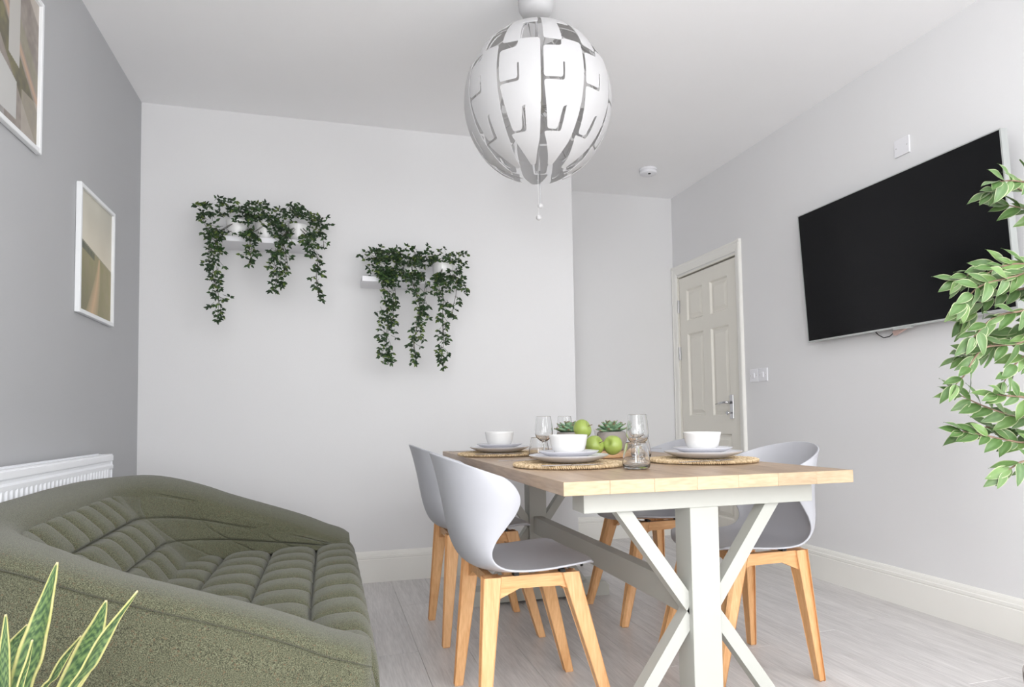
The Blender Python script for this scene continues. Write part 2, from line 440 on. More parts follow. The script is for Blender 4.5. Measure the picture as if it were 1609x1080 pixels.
for z in (1.74, 1.37, .25):
    bm = bmesh.new()
    tube(bm, [(XR-.006, DY1-.012, z), (XR-.006, DY1-.012, z+.1)], .007, 10)
    for k in range(1, 5): tube(bm, [(XR-.006, DY1-.012, z+k*.02-.001), (XR-.006, DY1-.012, z+k*.02+.001)], .0082, 10)
    box(bm, XR-.002, DY1-.022, z, XR+.005, DY1-.012, z+.1)
    obj('hinge', bm, M['steel'], dr)
bm = bmesh.new()
hy = 3.925
box(bm, XR-.006, hy-.02, .905, XR+.006, hy+.02, 1.07, bev=.003)
obj('handle_plate', bm, M['chrome'], dr)
bm = bmesh.new()
tube(bm, [(XR-.004, hy, 1.018), (XR-.045, hy, 1.018), (XR-.052, hy+.012, 1.018), (XR-.052, hy+.06, 1.016), (XR-.05, hy+.12, 1.008)], [.009, .009, .009, .008, .004], 10)
obj('handle_lever', bm, M['chrome'], dr, smooth=True)
bm = bmesh.new()
tube(bm, [(XR-.004, hy, .945), (XR-.03, hy, .945)], .005, 8)
lathe(bm, [(0, -.003), (.013, -.003), (.016, 0), (.013, .003), (0, .003)], 16, mtx=Matrix.Translation((XR-.034, hy+.008, .945)) @ Matrix.Rotation(PI/2, 4, 'Y'))
obj('thumb_turn', bm, M['chrome'], dr, smooth=True)

# frames of the assumed patio door and side windows, all out of view
bm = bmesh.new()
for a, b in ((px0, px0+.06), (px1-.06, px1), (.92, .98)): box(bm, a, YF-.09, 0, b, YF-.02, pz1)
box(bm, px0+.06, YF-.09, pz1-.06, px1-.06, YF-.02, pz1); box(bm, px0+.06, YF-.09, 0, px1-.06, YF-.02, .05)
struct(obj('assumed_window_1', bm, M['trim']))
bm = bmesh.new()
for a, b in ((wy0, wy0+.05), (wy1-.05, wy1)): box(bm, XL-.09, a, wz0, XL-.03, b, wz1)
for a, b in ((wz0, wz0+.05), (wz1-.05, wz1)): box(bm, XL-.09, wy0+.05, a, XL-.03, wy1-.05, b)
struct(obj('assumed_window_2', bm, M['trim']))
bm = bmesh.new()
for a, b in ((vy0, vy0+.05), (vy1-.05, vy1)): box(bm, XR+.03, a, wz0, XR+.09, b, wz1)
for a, b in ((wz0, wz0+.05), (wz1-.05, wz1)): box(bm, XR+.03, vy0+.05, a, XR+.09, vy1-.05, b)
struct(obj('assumed_window_3', bm, M['trim']))

# ================================================================== DINING TABLE
TX, TY0, TY1, TW, TZ, TT = 1.045, 1.610, 3.470, .457, .760, .0365
tb = thing('dining_table', 'farmhouse dining table with oak top and off-white cross-braced legs', 'table', (TX, (TY0+TY1)/2, 0))
LY = (TY0+TY1)/2
def TB(name, bm, m, **k): return obj(name, bm, m, tb, **k)
nb = 7; bw = 2*TW/nb
for i in range(nb):
    L2 = (TY1-TY0)/2
    bm = newbox(-bw/2+.0001, -L2, 0, bw/2-.0001, L2, TT, bev=.0010, seg=1)
    bmesh.ops.recalc_face_normals(bm, faces=bm.faces)
    o = TB('board', bm, M['oak'], loc=(-TW+bw*(i+.5), 0, TZ-TT))
    o.data.materials.append(M['oak_end'])
    for p in o.data.polygons:
        if abs(p.normal.y) > .7: p.material_index = 1
yN, yF = 1.685-LY, 3.34-LY       # outer faces of the two end frames
def leg_frame(sgn, yo):
    """sgn -1: near frame, front face at yo, +1: far frame (front face yo-.09)"""
    y0, y1 = (yo, yo+.088) if sgn < 0 else (yo-.088, yo)
    TB('apron', newbox(-.372, y0, .664, .372, y1, TZ-TT, bev=.0015, seg=1), M['table_paint'])
    TB('post', newbox(-.046, y0+.0005, .072, .046, y1-.0005, .664, bev=.0015, seg=1), M['table_paint'])
    foot = [(-.372, 0), (-.29, 0), (-.27, .01), (.27, .01), (.29, 0), (.372, 0), (.372, .052), (.352, .072), (-.352, .072), (-.372, .052)]
    bm = bmesh.new(); prism(bm, foot, 1, y0-(.035 if sgn > 0 else 0), y1+.0)
    TB('foot', bm, M['table_paint'])
    for sx in (-1, 1):
        for up in (1, -1):
            zc = .368; ze = .664 if up > 0 else .072
            xe = .245
            a = Vector((sx*.046, 0, zc)); b = Vector((sx*xe, 0, ze))
            hw = .0325       # half the vertical width of the brace
            bm = bmesh.new()
            # parallelogram cut by the apron/foot and by the post
            sl = (ze-zc)/(xe-.03)
            def zx(x, o): return zc+sl*(x-.03)+o
            def xz(z, o): return .03+(z-zc-o)/sl
            if up > 0: poly = [(.046, zx(.046, -hw)), (.046, zx(.046, hw)), (xz(ze, hw), ze), (xz(ze, -hw), ze)]
            else: poly = [(.046, zx(.046, hw)), (.046, zx(.046, -hw)), (xz(ze, -hw), ze), (xz(ze, hw), ze)]
            prism(bm, [(sx*p, q) for p, q in poly], 1, y0+.020, y1-.024)
            TB('brace', bm, M['table_paint'])
leg_frame(-1, yN); leg_frame(1, yF)
TB('stretcher', newbox(-.024, yN+.088, .337, .024, yF-.088, .422, bev=.0015, seg=1), M['table_paint'])

# ================================================================== CHAIRS
SHROW = [  # xc zc  xe  ye  ze  blend
 (.205, .452, .150, .190, .480, 0), (.160, .460, .120, .212, .480, 0), (.08, .458, .07, .220, .476, 0), (0, .455, 0, .222, .470, 0), (-.08, .453, -.065, .220, .468, 0),
 (-.155, .455, -.118, .215, .472, .1), (-.205, .466, -.150, .211, .484, .3), (-.234, .49, -.168, .210, .503, .6), (-.252, .525, -.172, .212, .530, .85),
 (-.266, .57, -.155, .218, .566, 1), (-.277, .62, -.125, .226, .604, 1), (-.287, .67, -.095, .232, .642, 1), (-.298, .72, -.080, .234, .676, 1),
 (-.309, .765, -.085, .230, .706, 1), (-.319, .80, -.105, .222, .734, 1), (-.326, .820, -.130, .213, .752, 1)]
def make_shell():
    nu = 28; verts = []; faces = []
    nv = len(SHROW); fv = 3
    rows = []
    tabs = [[(i, r[k]) for i, r in enumerate(SHROW)] for k in range(6)]
    for j in range((nv-1)*fv+1):
        t = j/fv; rows.append([sinterp(t, tb_) for tb_ in tabs])
    for xc, zc, xe, ye, ze, b in rows:
        for i in range(nu+1):
            u = -1+2*i/nu; a = abs(u); th = a*PI/2*.97
            s = math.copysign(1, u)
            # back: U-shaped arc; seat: flat with upturned sides
            xb = xc+(xe-xc)*(1-math.cos(th))**1.05; yb = s*ye*math.sin(th)/math.sin(PI/2*.97); zb = zc+(ze-zc)*(1-math.cos(th))
            xs = xc+(xe-xc)*a**2.2; ys = ye*u; zs = zc+(ze-zc)*a**3.5
            b_ = max(0, min(1, b))
            verts.append((xs+(xb-xs)*b_, ys+(yb-ys)*b_, zs+(zb-zs)*b_))
    n = nu+1
    for j in range(len(rows)-1):
        for i in range(nu): faces.append((j*n+i, j*n+i+1, (j+1)*n+i+1, (j+1)*n+i))
    return verts, faces
def make_chair(label):
    t = thing('dining_chair', label, 'chair', group='dining chairs round the table')
    sh = obj('seat_shell', make_shell(), M['shell'], t, smooth=True)
    md = sh.modifiers.new('thick', 'SOLIDIFY'); md.thickness = .0065; md.offset = 1
    md = sh.modifiers.new('round', 'BEVEL'); md.width = .0022; md.segments = 2; md.limit_method = 'ANGLE'; md.angle_limit = math.radians(50)
    corners = {}
    for sx, tx, bx in ((1, .085, .205), (-1, -.165, -.205)):
        for sy in (1, -1):
            ty, by = .150, .192
            bm = bmesh.new()
            def sq(cx, cy, z, w, c):
                h = w/2; pts = []
                for ax, ay in ((-1, -1), (1, -1), (1, 1), (-1, 1)):
                    # the outer corner is chamfered, the others barely
                    cc = c*2.6 if (ax == sx and ay == sy) else c*.5
                    d1, d2 = ((cc, 0), (0, cc))
                    if (ax, ay) in ((-1, -1), (1, 1)): q = [(h, h-cc), (h-cc, h)]; q = q[::-1]
                    else: q = [(h, h-cc), (h-cc, h)]
                    pts += [(cx+ax*p, cy+ay*r) for p, r in q]
                return [bm.verts.new((x, y, z)) for x, y in pts]
            A = sq(bx, by, 0.003, .031, .0032); B0 = sq(bx, by, 0, .027, .003); B = sq(tx, ty, .448, .056, .0045)
            for v in A+B0+B: v.co.y *= sy
            for p, q in ((B0, A), (A, B)):
                for k in range(8): bm.faces.new((p[k], p[(k+1) % 8], q[(k+1) % 8], q[k]))
            bm.faces.new(B); bm.faces.new(B0)
            obj('leg', bm, M['beech'], t)
    for sy in (1, -1):
        bm = bmesh.new()
        prism(bm, [(-.165, .448), (-.165, .380), (-.145, .382), (-.080, .410), (.05, .408), (.094, .390), (.094, .448)], 1, sy*.158-.013, sy*.158+.013)
        obj('side_rail', bm, M['beech_rail'], t)
    for xx in (-.165, .080):
        bm = bmesh.new()
        prism(bm, [(-.14, .447), (-.14, .39), (-.12, .39), (-.06, .418), (.06, .418), (.12, .39), (.14, .39), (.14, .447)], 0, xx-.011, xx+.011)
        obj('cross_rail', bm, M['beech_rail'], t)
    for xx in (-.09, .06):
        for sy in (1, -1):
            obj('bumper', newbox(xx-.008, sy*.160-.014, .4485, xx+.008, sy*.160+.014, .458), M['black'], t)
    return t
ch = make_chair('pale grey dining chair with beech legs, nearest the camera on the sofa side')
ch.location = (.643, 2.118, 0)
dup(ch, (.668, 2.893, 0), 0.0, 'pale grey dining chair on the sofa side, half hidden behind the nearer one')
dup(ch, (1.450, 2.152, 0), PI, 'pale grey dining chair on the television side, seen behind the front leg frame')
dup(ch, (1.463, 2.905, 0), PI+.02, 'pale grey dining chair farthest from the camera, by the panelled door')

# ================================================================== SOFA
sofa = thing('sofa', 'olive green rounded two-seater sofa with quilted seat and back', 'sofa', (-.39, 2.22, 0))
SX0, SX1, SN, SF = -.880, .100, 1.395, 3.045
def HZ(x, y=3.): return sinterp(x, [(-1., .728), (-.78, .730), (-.70, .728), (-.62, .712), (-.50, .672), (-.40, .632), (-.28, .590), (-.17, .552), (-.08, .518), (0., .482), (.05, .464), (.085, .445), (.100, .428)])-.02*max(0, 2.4-y)*max(0, min(1, (-.55-x)/.2))
def upath(xb, yn, yf, r, xf, nS=26, nC=18, nB=34):
    P = []
    for k in range(nS): P.append((xf+(xb+r-xf)*k/nS, yn))
    for k in range(nC):
        a = PI/2*k/nC; P.append((xb+r-r*math.sin(a), yn+r-r*math.cos(a)))
    for k in range(nB): P.append((xb, yn+r+(yf-yn-2*r)*k/nB))
    for k in range(nC):
        a = PI/2*k/nC; P.append((xb+r-r*math.cos(a), yf-r+r*math.sin(a)))
    for k in range(nS+1): P.append((xb+r+(xf-xb-r)*k/nS, yf))
    return P
def shell_mesh():
    R0 = .42
    rows = []   # (inset, zfun(H))
    prof = [(.030, lambda H: .035), (.008, lambda H: .05), (0.0, lambda H: .16), (-.004, lambda H: .16+(H-.06-.16)*.55), (0.0, lambda H: H-.046), (.001, lambda H: H-.038),
            (.007, lambda H: H-.034), (.008, lambda H: H-.032), (.002, lambda H: H-.028), (.001, lambda H: H-.022), (.008, lambda H: H-.011), (.025, lambda H: H-.003), (.055, lambda H: H), (.09, lambda H: H-.002),
            (.14, lambda H: H-.011), (.19, lambda H: H-.025), (.215, lambda H: H-.042), (.228, lambda H: H-.075), (.232, lambda H: H-.14)]
    verts = []; faces = []
    for ins, zf in prof:
        P = upath(SX0+(ins if ins < .1 else .1+(ins-.1)*.55), SN+ins, SF-ins, R0-ins*.5, SX1-.012)
        row = []
        for k, (x, y) in enumerate(P):
            H = HZ(x, y)
            # front ends of the arms round over
            e = max(0, (x-.01)/(SX1-.012-.01)); e = min(e, 1)
            y2 = y+(1 if y < 2.2 else -1)*.03*(1-math.sqrt(max(0, 1-e**2)))*(1 if zf(.7) > .3 else .4)
            row.append((x, y2, max(.035, zf(H))))
        verts.append(row)
    n = len(verts[0]); V = [p for r in verts for p in r]
    for j in range(len(verts)-1):
        for i in range(n-1): faces.append((j*n+i, j*n+i+1, (j+1)*n+i+1, (j+1)*n+i))
    faces.append([j*n for j in range(len(verts))]); faces.append([j*n+n-1 for j in range(len(verts))][::-1])
    faces.append([k for k in range(n)])
    c = Vector((.39, -2.22, 0))
    return [Vector(v)+c for v in V], faces
o = obj('outer_shell', shell_mesh(), M['felt'], sofa, smooth=True, split=50)
# seat: quilted pad; seams every .165 in depth, .112 across
def pillow(f, p=2.2):
    f = abs(2*(f-math.floor(f))-1); return 1-f**p
def crease(f, size, w=.0045):
    d = abs((f+.5) % 1-.5)*size; return math.exp(-(d/w)**2)
def seat_mesh():
    X0, X1, Y0, Y1 = -.56, .112, SN+.13, SF-.13
    nx, ny = 230, 420; V = []; F = []
    for i in range(nx+1):
        for j in range(ny+1):
            x = X0+(X1-X0)*i/nx; y = Y0+(Y1-Y0)*j/ny
            fx = (X1+.012-x)/.170
            wob = .010*math.sin(5*x+1.3*y)
            fy = (y-Y0+wob)/.142
            b = (pillow(fx, 2.6)**.6)*(pillow(fy, 3.0)**.6)
            z = .400+.033*b-.009*max(crease(fy, .142), crease(fx, .170))+.010*math.sin(PI*(y-Y0)/(Y1-Y0))-.02*max(0, (-.1-x))
            ey = min(1, (y-Y0)/.05, (Y1-y)/.05)
            z -= .03*(1-min(1, max(0, ey)))**2
            # rounded front edge
            xx = x
            if x > X1-.05:
                q = (x-(X1-.05))/.05; z -= .055*(1-math.sqrt(max(0, 1-q*q)))
                
            V.append((xx, y, z))
    n = ny+1
    for i in range(nx):
        for j in range(ny): F.append((i*n+j, (i+1)*n+j, (i+1)*n+j+1, i*n+j+1))
    # skirt down to close it
    ring = [i*n for i in range(nx+1)]+[nx*n+j for j in range(1, n)]+[i*n+ny for i in range(nx-1, -1, -1)]+[j for j in range(ny-1, 0, -1)]
    b0 = len(V)
    for k in ring: V.append((V[k][0], V[k][1], .30))
    m = len(ring)
    for k in range(m): F.append((ring[k], ring[(k+1) % m], b0+(k+1) % m, b0+k))
    c = Vector((.39, -2.22, 0))
    return [Vector(v)+c for v in V], F
obj('seat_pad', seat_mesh(), M['felt'], sofa, smooth=True, split=70)
# quilted inner back wrapping round both arms
def back_mesh():
    V = []; F = []
    nv = 120
    top = upath(SX0+.155, SN+.205, SF-.205, .325, .085, 90, 110, 420)
    bot = upath(-.485, SN+.245, SF-.245, .22, .085, 90, 110, 420)
    n = len(top)
    # arc length along the top for the channels
    s = [0]
    mid = [((a[0]+b[0])/2, (a[1]+b[1])/2) for a, b in zip(top, bot)]
    for a, b in zip(mid[:-1], mid[1:]): s.append(s[-1]+math.hypot(b[0]-a[0], b[1]-a[1]))
    Ltot = s[-1]; chn = round(Ltot/.118)
    for j in range(nv+1):
        t = j/nv
        for i in range(n):
            (xa, ya), (xb, yb) = top[i], bot[i]
            H = HZ(xa, ya); zt = H-.046; zb = .405
            tt = t
            bow = math.sin(PI*t)*.022
            x = xa+(xb-xa)*(t**1.15); y = ya+(yb-ya)*t; z = zt+(zb-zt)*t
            # inward normal from the plan
            tx = top[min(i+1, n-1)][0]-top[max(i-1, 0)][0]; ty = top[min(i+1, n-1)][1]-top[max(i-1, 0)][1]
            l = math.hypot(tx, ty) or 1; nx_, ny_ = -ty/l, tx/l
            # pointing into the seat
            if (nx_*(-.1-x)+ny_*(2.22-y)) < 0: nx_, ny_ = -nx_, -ny_
            full = 1 if 100 < i < 612 else (0 if (i < 76 or i > 640) else min(abs(i-76)/24, abs(640-i)/28))
            dep = (zt-zb)
            rows = 3
            b = (pillow(s[i]/Ltot*chn, 3.2)**.6)*(pillow(t*rows, 4)**.55)
            b2 = pillow(t*rows+.10*math.sin(s[i]*6), 5)**.55*(.45+.55*pillow(s[i]/.21+.35*math.sin(4*t), 7)**.5)
            d = bow*full+.026*b*full-.006-full*.009*max(crease(s[i]/Ltot*chn, .118), crease(t*rows, .12))+.020*b2*(1-full)
            # soft creases on the arm insides
            d += .004*math.sin(22*s[i]+9*t)*(1-full)
            V.append((x+nx_*d, y+ny_*d, z+.35*d*full))
    for j in range(nv):
        for i in range(n-1): F.append((j*n+i, j*n+i+1, (j+1)*n+i+1, (j+1)*n+i))
    c = Vector((.39, -2.22, 0))
    return [Vector(v)+c for v in V], F
obj('quilted_back', back_mesh(), M['felt'], sofa, smooth=True)
# front panel under the seat
bm = newbox(.02, SN+.022, .035, SX1-.002, SF-.022, .385, bev=.028, seg=5)
for v in bm.verts: v.co += Vector((.39, -2.22, 0))
obj('front_panel', bm, M['felt'], sofa, smooth=True, split=60)
for fx in (-.72, 0.0):
    for fy in (1.56, 2.88):
        obj('foot', newlathe([(0, 0), (.02, 0), (.024, .036), (0, .036)], 16, center=(fx+.39, fy-2.22)), M['black'], sofa)

# ================================================================== RADIATOR
rad = thing('radiator', 'white panel radiator on the grey wall behind the sofa', 'radiator', (XL, 2.45, 0))
ry0, ry1 = 1.55-2.45, 3.185-2.45
def rel(o): return o
bm = bmesh.new()
x0, x1 = .022, .090
zt, zb = .800, .22
# front panel with pressed flutes
nfl = int((ry1-ry0-.06)/.0333)
V = []; F = []
prof_z = [(zb, 0), (zb+.02, 1), (zb+.06, 1), (zb+.075, 2), (zt-.066, 2), (zt-.058, 1), (zt-.045, 1), (zt-.038, 0), (zt-.030, 0), (zt-.024, 1), (zt-.004, 1), (zt, 0)]
ys = []
for k in range(nfl):
    y = ry0+.03+k*.0333
    ys += [(y, 0), (y+.005, 1), (y+.0195, 1), (y+.0245, 0)]
ys = [(ry0, 0)]+ys+[(ry1, 0)]
for z, kind in prof_z:
    for y, g in ys:
        d = {0: -.008, 1: 0.0, 2: (.0 if not g else -.009)}[kind]
        if kind == 2: d = .0 if g else -.009
        V.append((x1+d, y, z))
n = len(ys)
for j in range(len(prof_z)-1):
    for i in range(n-1): F.append((j*n+i, j*n+i+1, (j+1)*n+i+1, (j+1)*n+i))
obj('front_panel', (V, F), M['radiator'], rad)
obj('end_cap', newbox(x0, ry1-.001, zb+.01, x1-.004, ry1+.003, zt+.002, bev=.001), M['radiator'], rad)
obj('end_cap', newbox(x0, ry0-.003, zb+.01, x1-.004, ry0+.001, zt+.002, bev=.001), M['radiator'], rad)
obj('rear_panel', newbox(x0, ry0+.002, zb, x0+.01, ry1-.002, zt-.01), M['radiator'], rad)
bm = bmesh.new()
box(bm, x0+.0, ry0, zt-.002, x0+.012, ry1, zt+.005); box(bm, x1-.018, ry0, zt-.004, x1-.004, ry1, zt+.003)
k = 0; y = ry0+.01
while y < ry1-.015:
    box(bm, x0+.012, y, zt-.006, x1-.018, y+.006, zt+.001); y += .018
obj('top_grille', bm, M['radiator'], rad)
for y in (ry0+.2, ry1-.25):
    obj('bracket', newbox(.0, y, .3, x0+.001, y+.03, .7), M['radiator'], rad)

# ================================================================== TELEVISION
TVW, TVH, TVT = 1.167, .719, .058
tv = thing('television', 'large black flat-screen television tilted on the right-hand wall', 'television', (XR-.09, 2.500, 1.689))
# local frame: built with x across (towards the camera = +), y depth (into wall), z up, then turned
tv.rotation_euler = (0, 0, 0)
# columns: screen-right = -y world, normal = -x world tipped down
nrm = Vector((-math.cos(TVT), 0, -math.sin(TVT)))
upv = Vector((-math.sin(TVT)*1.0, 0, math.cos(TVT)))
rgt = Vector((0, -1, 0))
mt = Matrix(((rgt.x, -nrm.x, upv.x, 0), (rgt.y, -nrm.y, upv.y, 0), (rgt.z, -nrm.z, upv.z, 0), (0, 0, 0, 1)))
def tvp(name, bm, m, par=tv, **k):
    for v in bm.verts: v.co = mt @ v.co
    return obj(name, bm, m, par, **k)
W2, H2 = TVW/2, TVH/2
bz = bmesh.new()
box(bz, -W2, 0, -H2, -W2+.006, .034, H2); box(bz, W2-.006, 0, -H2, W2, .034, H2)
box(bz, -W2+.006, 0, -H2, W2-.006, .034, -H2+.008); box(bz, -W2+.006, 0, H2-.005, W2-.006, .034, H2)
tvp('bezel', bz, M['bezel'])
tvp('screen', newbox(-W2+.006, .002, -H2+.008, W2-.006, .010, H2-.005), M['screen'])
tvp('back_cover', newbox(-W2+.006, .010, -H2+.008, W2-.006, .033, H2-.005), M['tvback'])
tvp('back_housing', newbox(-.40, .033, -.28, .40, .055, .16, bev=.008), M['tvback'])
obj('wall_bracket', newbox(.058, -.2, -.15, .0899, .2, .15), M['tvback'], tv)
tvp('sensor_lip', newbox(.02-.03, .0, -H2-.008, .09, .02, -H2, bev=.002), M['bezel'])
# short cable and plug hanging below the lower edge
def tvpt(x, y, z): return mt @ Vector((x, y, z))
pts = [tvpt(-.150, .03, -H2+.01), tvpt(-.125, .03, -H2-.016), tvpt(-.095, .03, -H2-.034), tvpt(-.06, .03, -H2-.032), tvpt(-.03, .03, -H2-.016)]
obj('cable', newtube(pts, .0025, 8), M['cable'], tv, smooth=True)
bm = newbox(-.035, .022, -.012, .035, .042, .012, bev=.004)
for v in bm.verts: v.co = Matrix.Rotation(-.35, 4, 'Y') @ v.co + Vector((0.0, 0, -H2-.010))
tvp('cable_plug', bm, M['plug'])

# plates and switches
def wallplate(label, y0, y1, z0, z1, rockers, cat, screws=True, name='wall_plate'):
    yc, zc = (y0+y1)/2, (z0+z1)/2
    t = thing(name, label, cat, (XR, yc, zc))
    obj('face_plate', newbox(-.008, y0-yc, z0-zc, 0, y1-yc, z1-zc, bev=.002), M['white_plastic'], t)
    if rockers:
        obj('rocker', newbox(-.013, -.009, -.017, -.007, .009, .017, bev=.002), M['white_plastic'], t)
    for s in (-1, 1):
        bm = bmesh.new(); lathe(bm, [(0, -.0005), (.003, -.0005), (.003, .001), (0, .001)], 10, mtx=Matrix.Translation((-.0085, s*(y1-yc-.012), 0)) @ Matrix.Rotation(PI/2, 4, 'Y'))
        obj('screw', bm, M['steel'], t)
    return t
wallplate('blank white square cover plate on the wall above the television', 2.428, 2.513, 2.168, 2.252, False, 'plate cover', name='cover_plate')
wallplate('white light switch right beside the door casing', 3.624, 3.708, 1.142, 1.226, True, 'light switch', name='light_switch')
wallplate('white light switch on the television side of its neighbour', 3.532, 3.616, 1.142, 1.226, True, 'light switch', name='light_switch')

# smoke alarm
sm = thing('smoke_alarm', 'round white smoke alarm on the ceiling above the alcove', 'smoke alarm', (2.19, 4.13, ZC))
obj('body', newlathe([(0, 0), (.058, 0), (.062, -.004), (.062, -.016), (.056, -.018), (.056, -.022), (.060, -.024), (.058, -.036), (.048, -.042), (0, -.043)], 40), M['white_plastic'], sm, smooth=True, split=40)
obj('test_button', newlathe([(0, -.042), (.010, -.042), (.010, -.045), (.008, -.0465), (0, -.0465)], 16, center=(-.005, -.028)), M['tvback'], sm)

# ================================================================== PICTURES
def picture(label, y0, y1, z0, z1, paint):
    yc, zc = (y0+y1)/2, (z0+z1)/2; hy, hz = (y1-y0)/2, (z1-z0)/2
    t = thing('framed_picture', label, 'picture', (XL, yc, zc), group='pictures on the grey wall')
    fw = .017
    for a in ((-hy, -hy+fw, -hz, hz), (hy-fw, hy, -hz, hz), (-hy+fw, hy-fw, -hz, -hz+fw), (-hy+fw, hy-fw, hz-fw, hz)):
        obj('frame_side', newbox(.001, a[0], a[2], .021, a[1], a[3], bev=.002, seg=1), M['frame'], t)
    nY, nZ = 150, 190
    V = []; F = []; C = []
    for i in range(nY+1):
        for j in range(nZ+1):
            u, v = i/nY, j/nZ
            V.append((.010, -hy+fw+u*(2*hy-2*fw), -hz+fw+v*(2*hz-2*fw))); C.append(lin(paint(u, v)))
    n = nZ+1
    for i in range(nY):
        for j in range(nZ): F.append((i*n+j, (i+1)*n+j, (i+1)*n+j+1, i*n+j+1))
    obj('print', (V, F, C), M['print'], t)
    obj('backing', newbox(.0015, -hy+fw, -hz+fw, .009, hy-fw, hz-fw), M['frame'], t)
    return t
_rp = np.random.RandomState(3)
NZ = _rp.rand(40, 40)
def vn(u, v, s):
    x, y = (u*s) % 39, (v*s) % 39; i, j = int(x), int(y); a, b = x-i, y-j
    a = a*a*(3-2*a); b = b*b*(3-2*b)
    return (NZ[i, j]*(1-a)+NZ[i+1, j]*a)*(1-b)+(NZ[i, j+1]*(1-a)+NZ[i+1, j+1]*a)*b
def mixc(a, b, t):
    t = max(0, min(1, t)); return tuple(x+(y-x)*t for x, y in zip(a, b))
def dunes(u, v):
    n = vn(u, v, 9)*.5+vn(u, v, 23)*.5
    hor = .60-.13*u
    if v > hor:
        c = mixc((214, 206, 188), (186, 184, 172), (v-hor)/(1-hor)); c = mixc(c, (226, 222, 208), .6*vn(u+.3, v, 5))
    else:
        c = mixc((150, 148, 112), (186, 172, 140), n)
        c = mixc(c, (96, 96, 84), .5*(1-v/hor)*(1-u)+.25*n)
        pc = .42+.16*math.sin(3.1*v)+.10*(v-.3); wd = .16*(1-v/hor)+.02
        if abs(u-pc) < wd: c = mixc((206, 178, 146), c, abs(u-pc)/wd*.7)
        if hor-.07 < v and u < .45: c = mixc(c, (74, 84, 84), .55*n+.2)
        if v > hor-.015: c = mixc(c, (160, 158, 138), .7)
    return c
def jetty(u, v):
    n = vn(u, v, 11)*.5+vn(u, v, 29)*.5
    # wooden rails running down towards a beach, tufts of grass
    c = mixc((128, 120, 116), (160, 152, 144), n)
    d = v-(1.05-.75*u)
    if abs(d) < .05: c = mixc((188, 160, 138), c, abs(d)/.06)
    if -.30 < d < -.06: c = mixc((132, 128, 96), (96, 92, 86), n)
    if d > .06 and d < .2: c = mixc((150, 150, 122), c, .4+.4*n)
    if .47 < u < .66 and v > .45-.2*(u-.47): c = (184, 182, 178)
    if d > .22 and abs(v-(1.55-.6*u)) < .1: c = (182, 174, 166)
    if u < .42 and v < .34: c = mixc((172, 168, 166), (140, 136, 134), n*1.2)
    if .30 < u < .62 and .06 < v < .40-.3*(u-.3): c = (188, 188, 186)
    if u > .7 and v < .30: c = mixc(c, (178, 170, 160), .6)
    return c
picture('white-framed print of a sandy path through dunes, nearer the corner of the room', 2.972, 3.412, 1.382, 1.914, dunes)
picture('white-framed print of a wooden jetty and grass, higher up and cut by the photo edge', 2.150, 2.590, 1.868, 2.405, jetty)

# ================================================================== PENDANT LAMP
PC = Vector((.834, 2.507, 2.222)); PR = .307
pd_ = thing('pendant_lamp', 'white globe pendant lamp of interlocking puzzle-like shade panels above the table', 'lamp', PC)
def rounded(poly, r=.03, seg=3):
    out = []; n = len(poly)
    for i in range(n):
        p0, p, p1 = Vector(poly[i-1]), Vector(poly[i]), Vector(poly[(i+1) % n])
        a = (p0-p); b = (p1-p); la, lb = a.length, b.length
        rr = min(r, la*.4, lb*.4)
        A = p+a.normalized()*rr; B = p+b.normalized()*rr
        for k in range(seg+1):
            t = k/seg; q = A*(1-t)**2+p*2*t*(1-t)+B*t*t; out.append((q.x, q.y))
    return out
def inside(p, poly):
    x, y = p; c = False; n = len(poly)
    for i in range(n):
        x0, y0 = poly[i-1]; x1, y1 = poly[i]
        if (y0 > y) != (y1 > y) and x < (x1-x0)*(y-y0)/(y1-y0)+x0: c = not c
    return c
def sheet(poly, h, fn, thick):
    """triangulated sheet of a 2-D outline mapped by fn(p, offset) and given thickness"""
    n = len(poly); pts = []
    for i in range(n):
        a, b = Vector(poly[i]), Vector(poly[(i+1) % n]); k = max(1, int((b-a).length/h))
        for j in range(k): pts.append(a+(b-a)*j/k)
    nb_ = len(pts); edges = [(i, (i+1) % nb_) for i in range(nb_)]
    xs = [p.x for p in pts]; ys = [p.y for p in pts]
    y = min(ys)+h*.5; row = 0
    outline = [(p.x, p.y) for p in pts]
    inner = []
    while y < max(ys):
        x = min(xs)+h*.5+(row % 2)*h*.5
        while x < max(xs):
            if inside((x, y), outline) and min((Vector((x, y))-p).length for p in pts) > h*.45: inner.append(Vector((x, y)))
            x += h
        y += h*.87; row += 1
    v, e, f, *_ = geometry.delaunay_2d_cdt(pts+inner, edges, [list(range(nb_))], 1, 1e-7)
    V = [fn(p, 0) for p in v]+[fn(p, -thick) for p in v]; m = len(v)
    F = [tuple(t) for t in f]+[tuple(i+m for i in t[::-1]) for t in f]
    cnt = {}
    for t in f:
        for i in range(len(t)):
            a, b = t[i], t[(i+1) % len(t)]; cnt[(a, b)] = 1
    for (a, b) in cnt:
        if (b, a) not in cnt: F.append((b, a, a+m, b+m))
    return V, F
NC = 11; PITCH = 360/NC; CW = 30.6
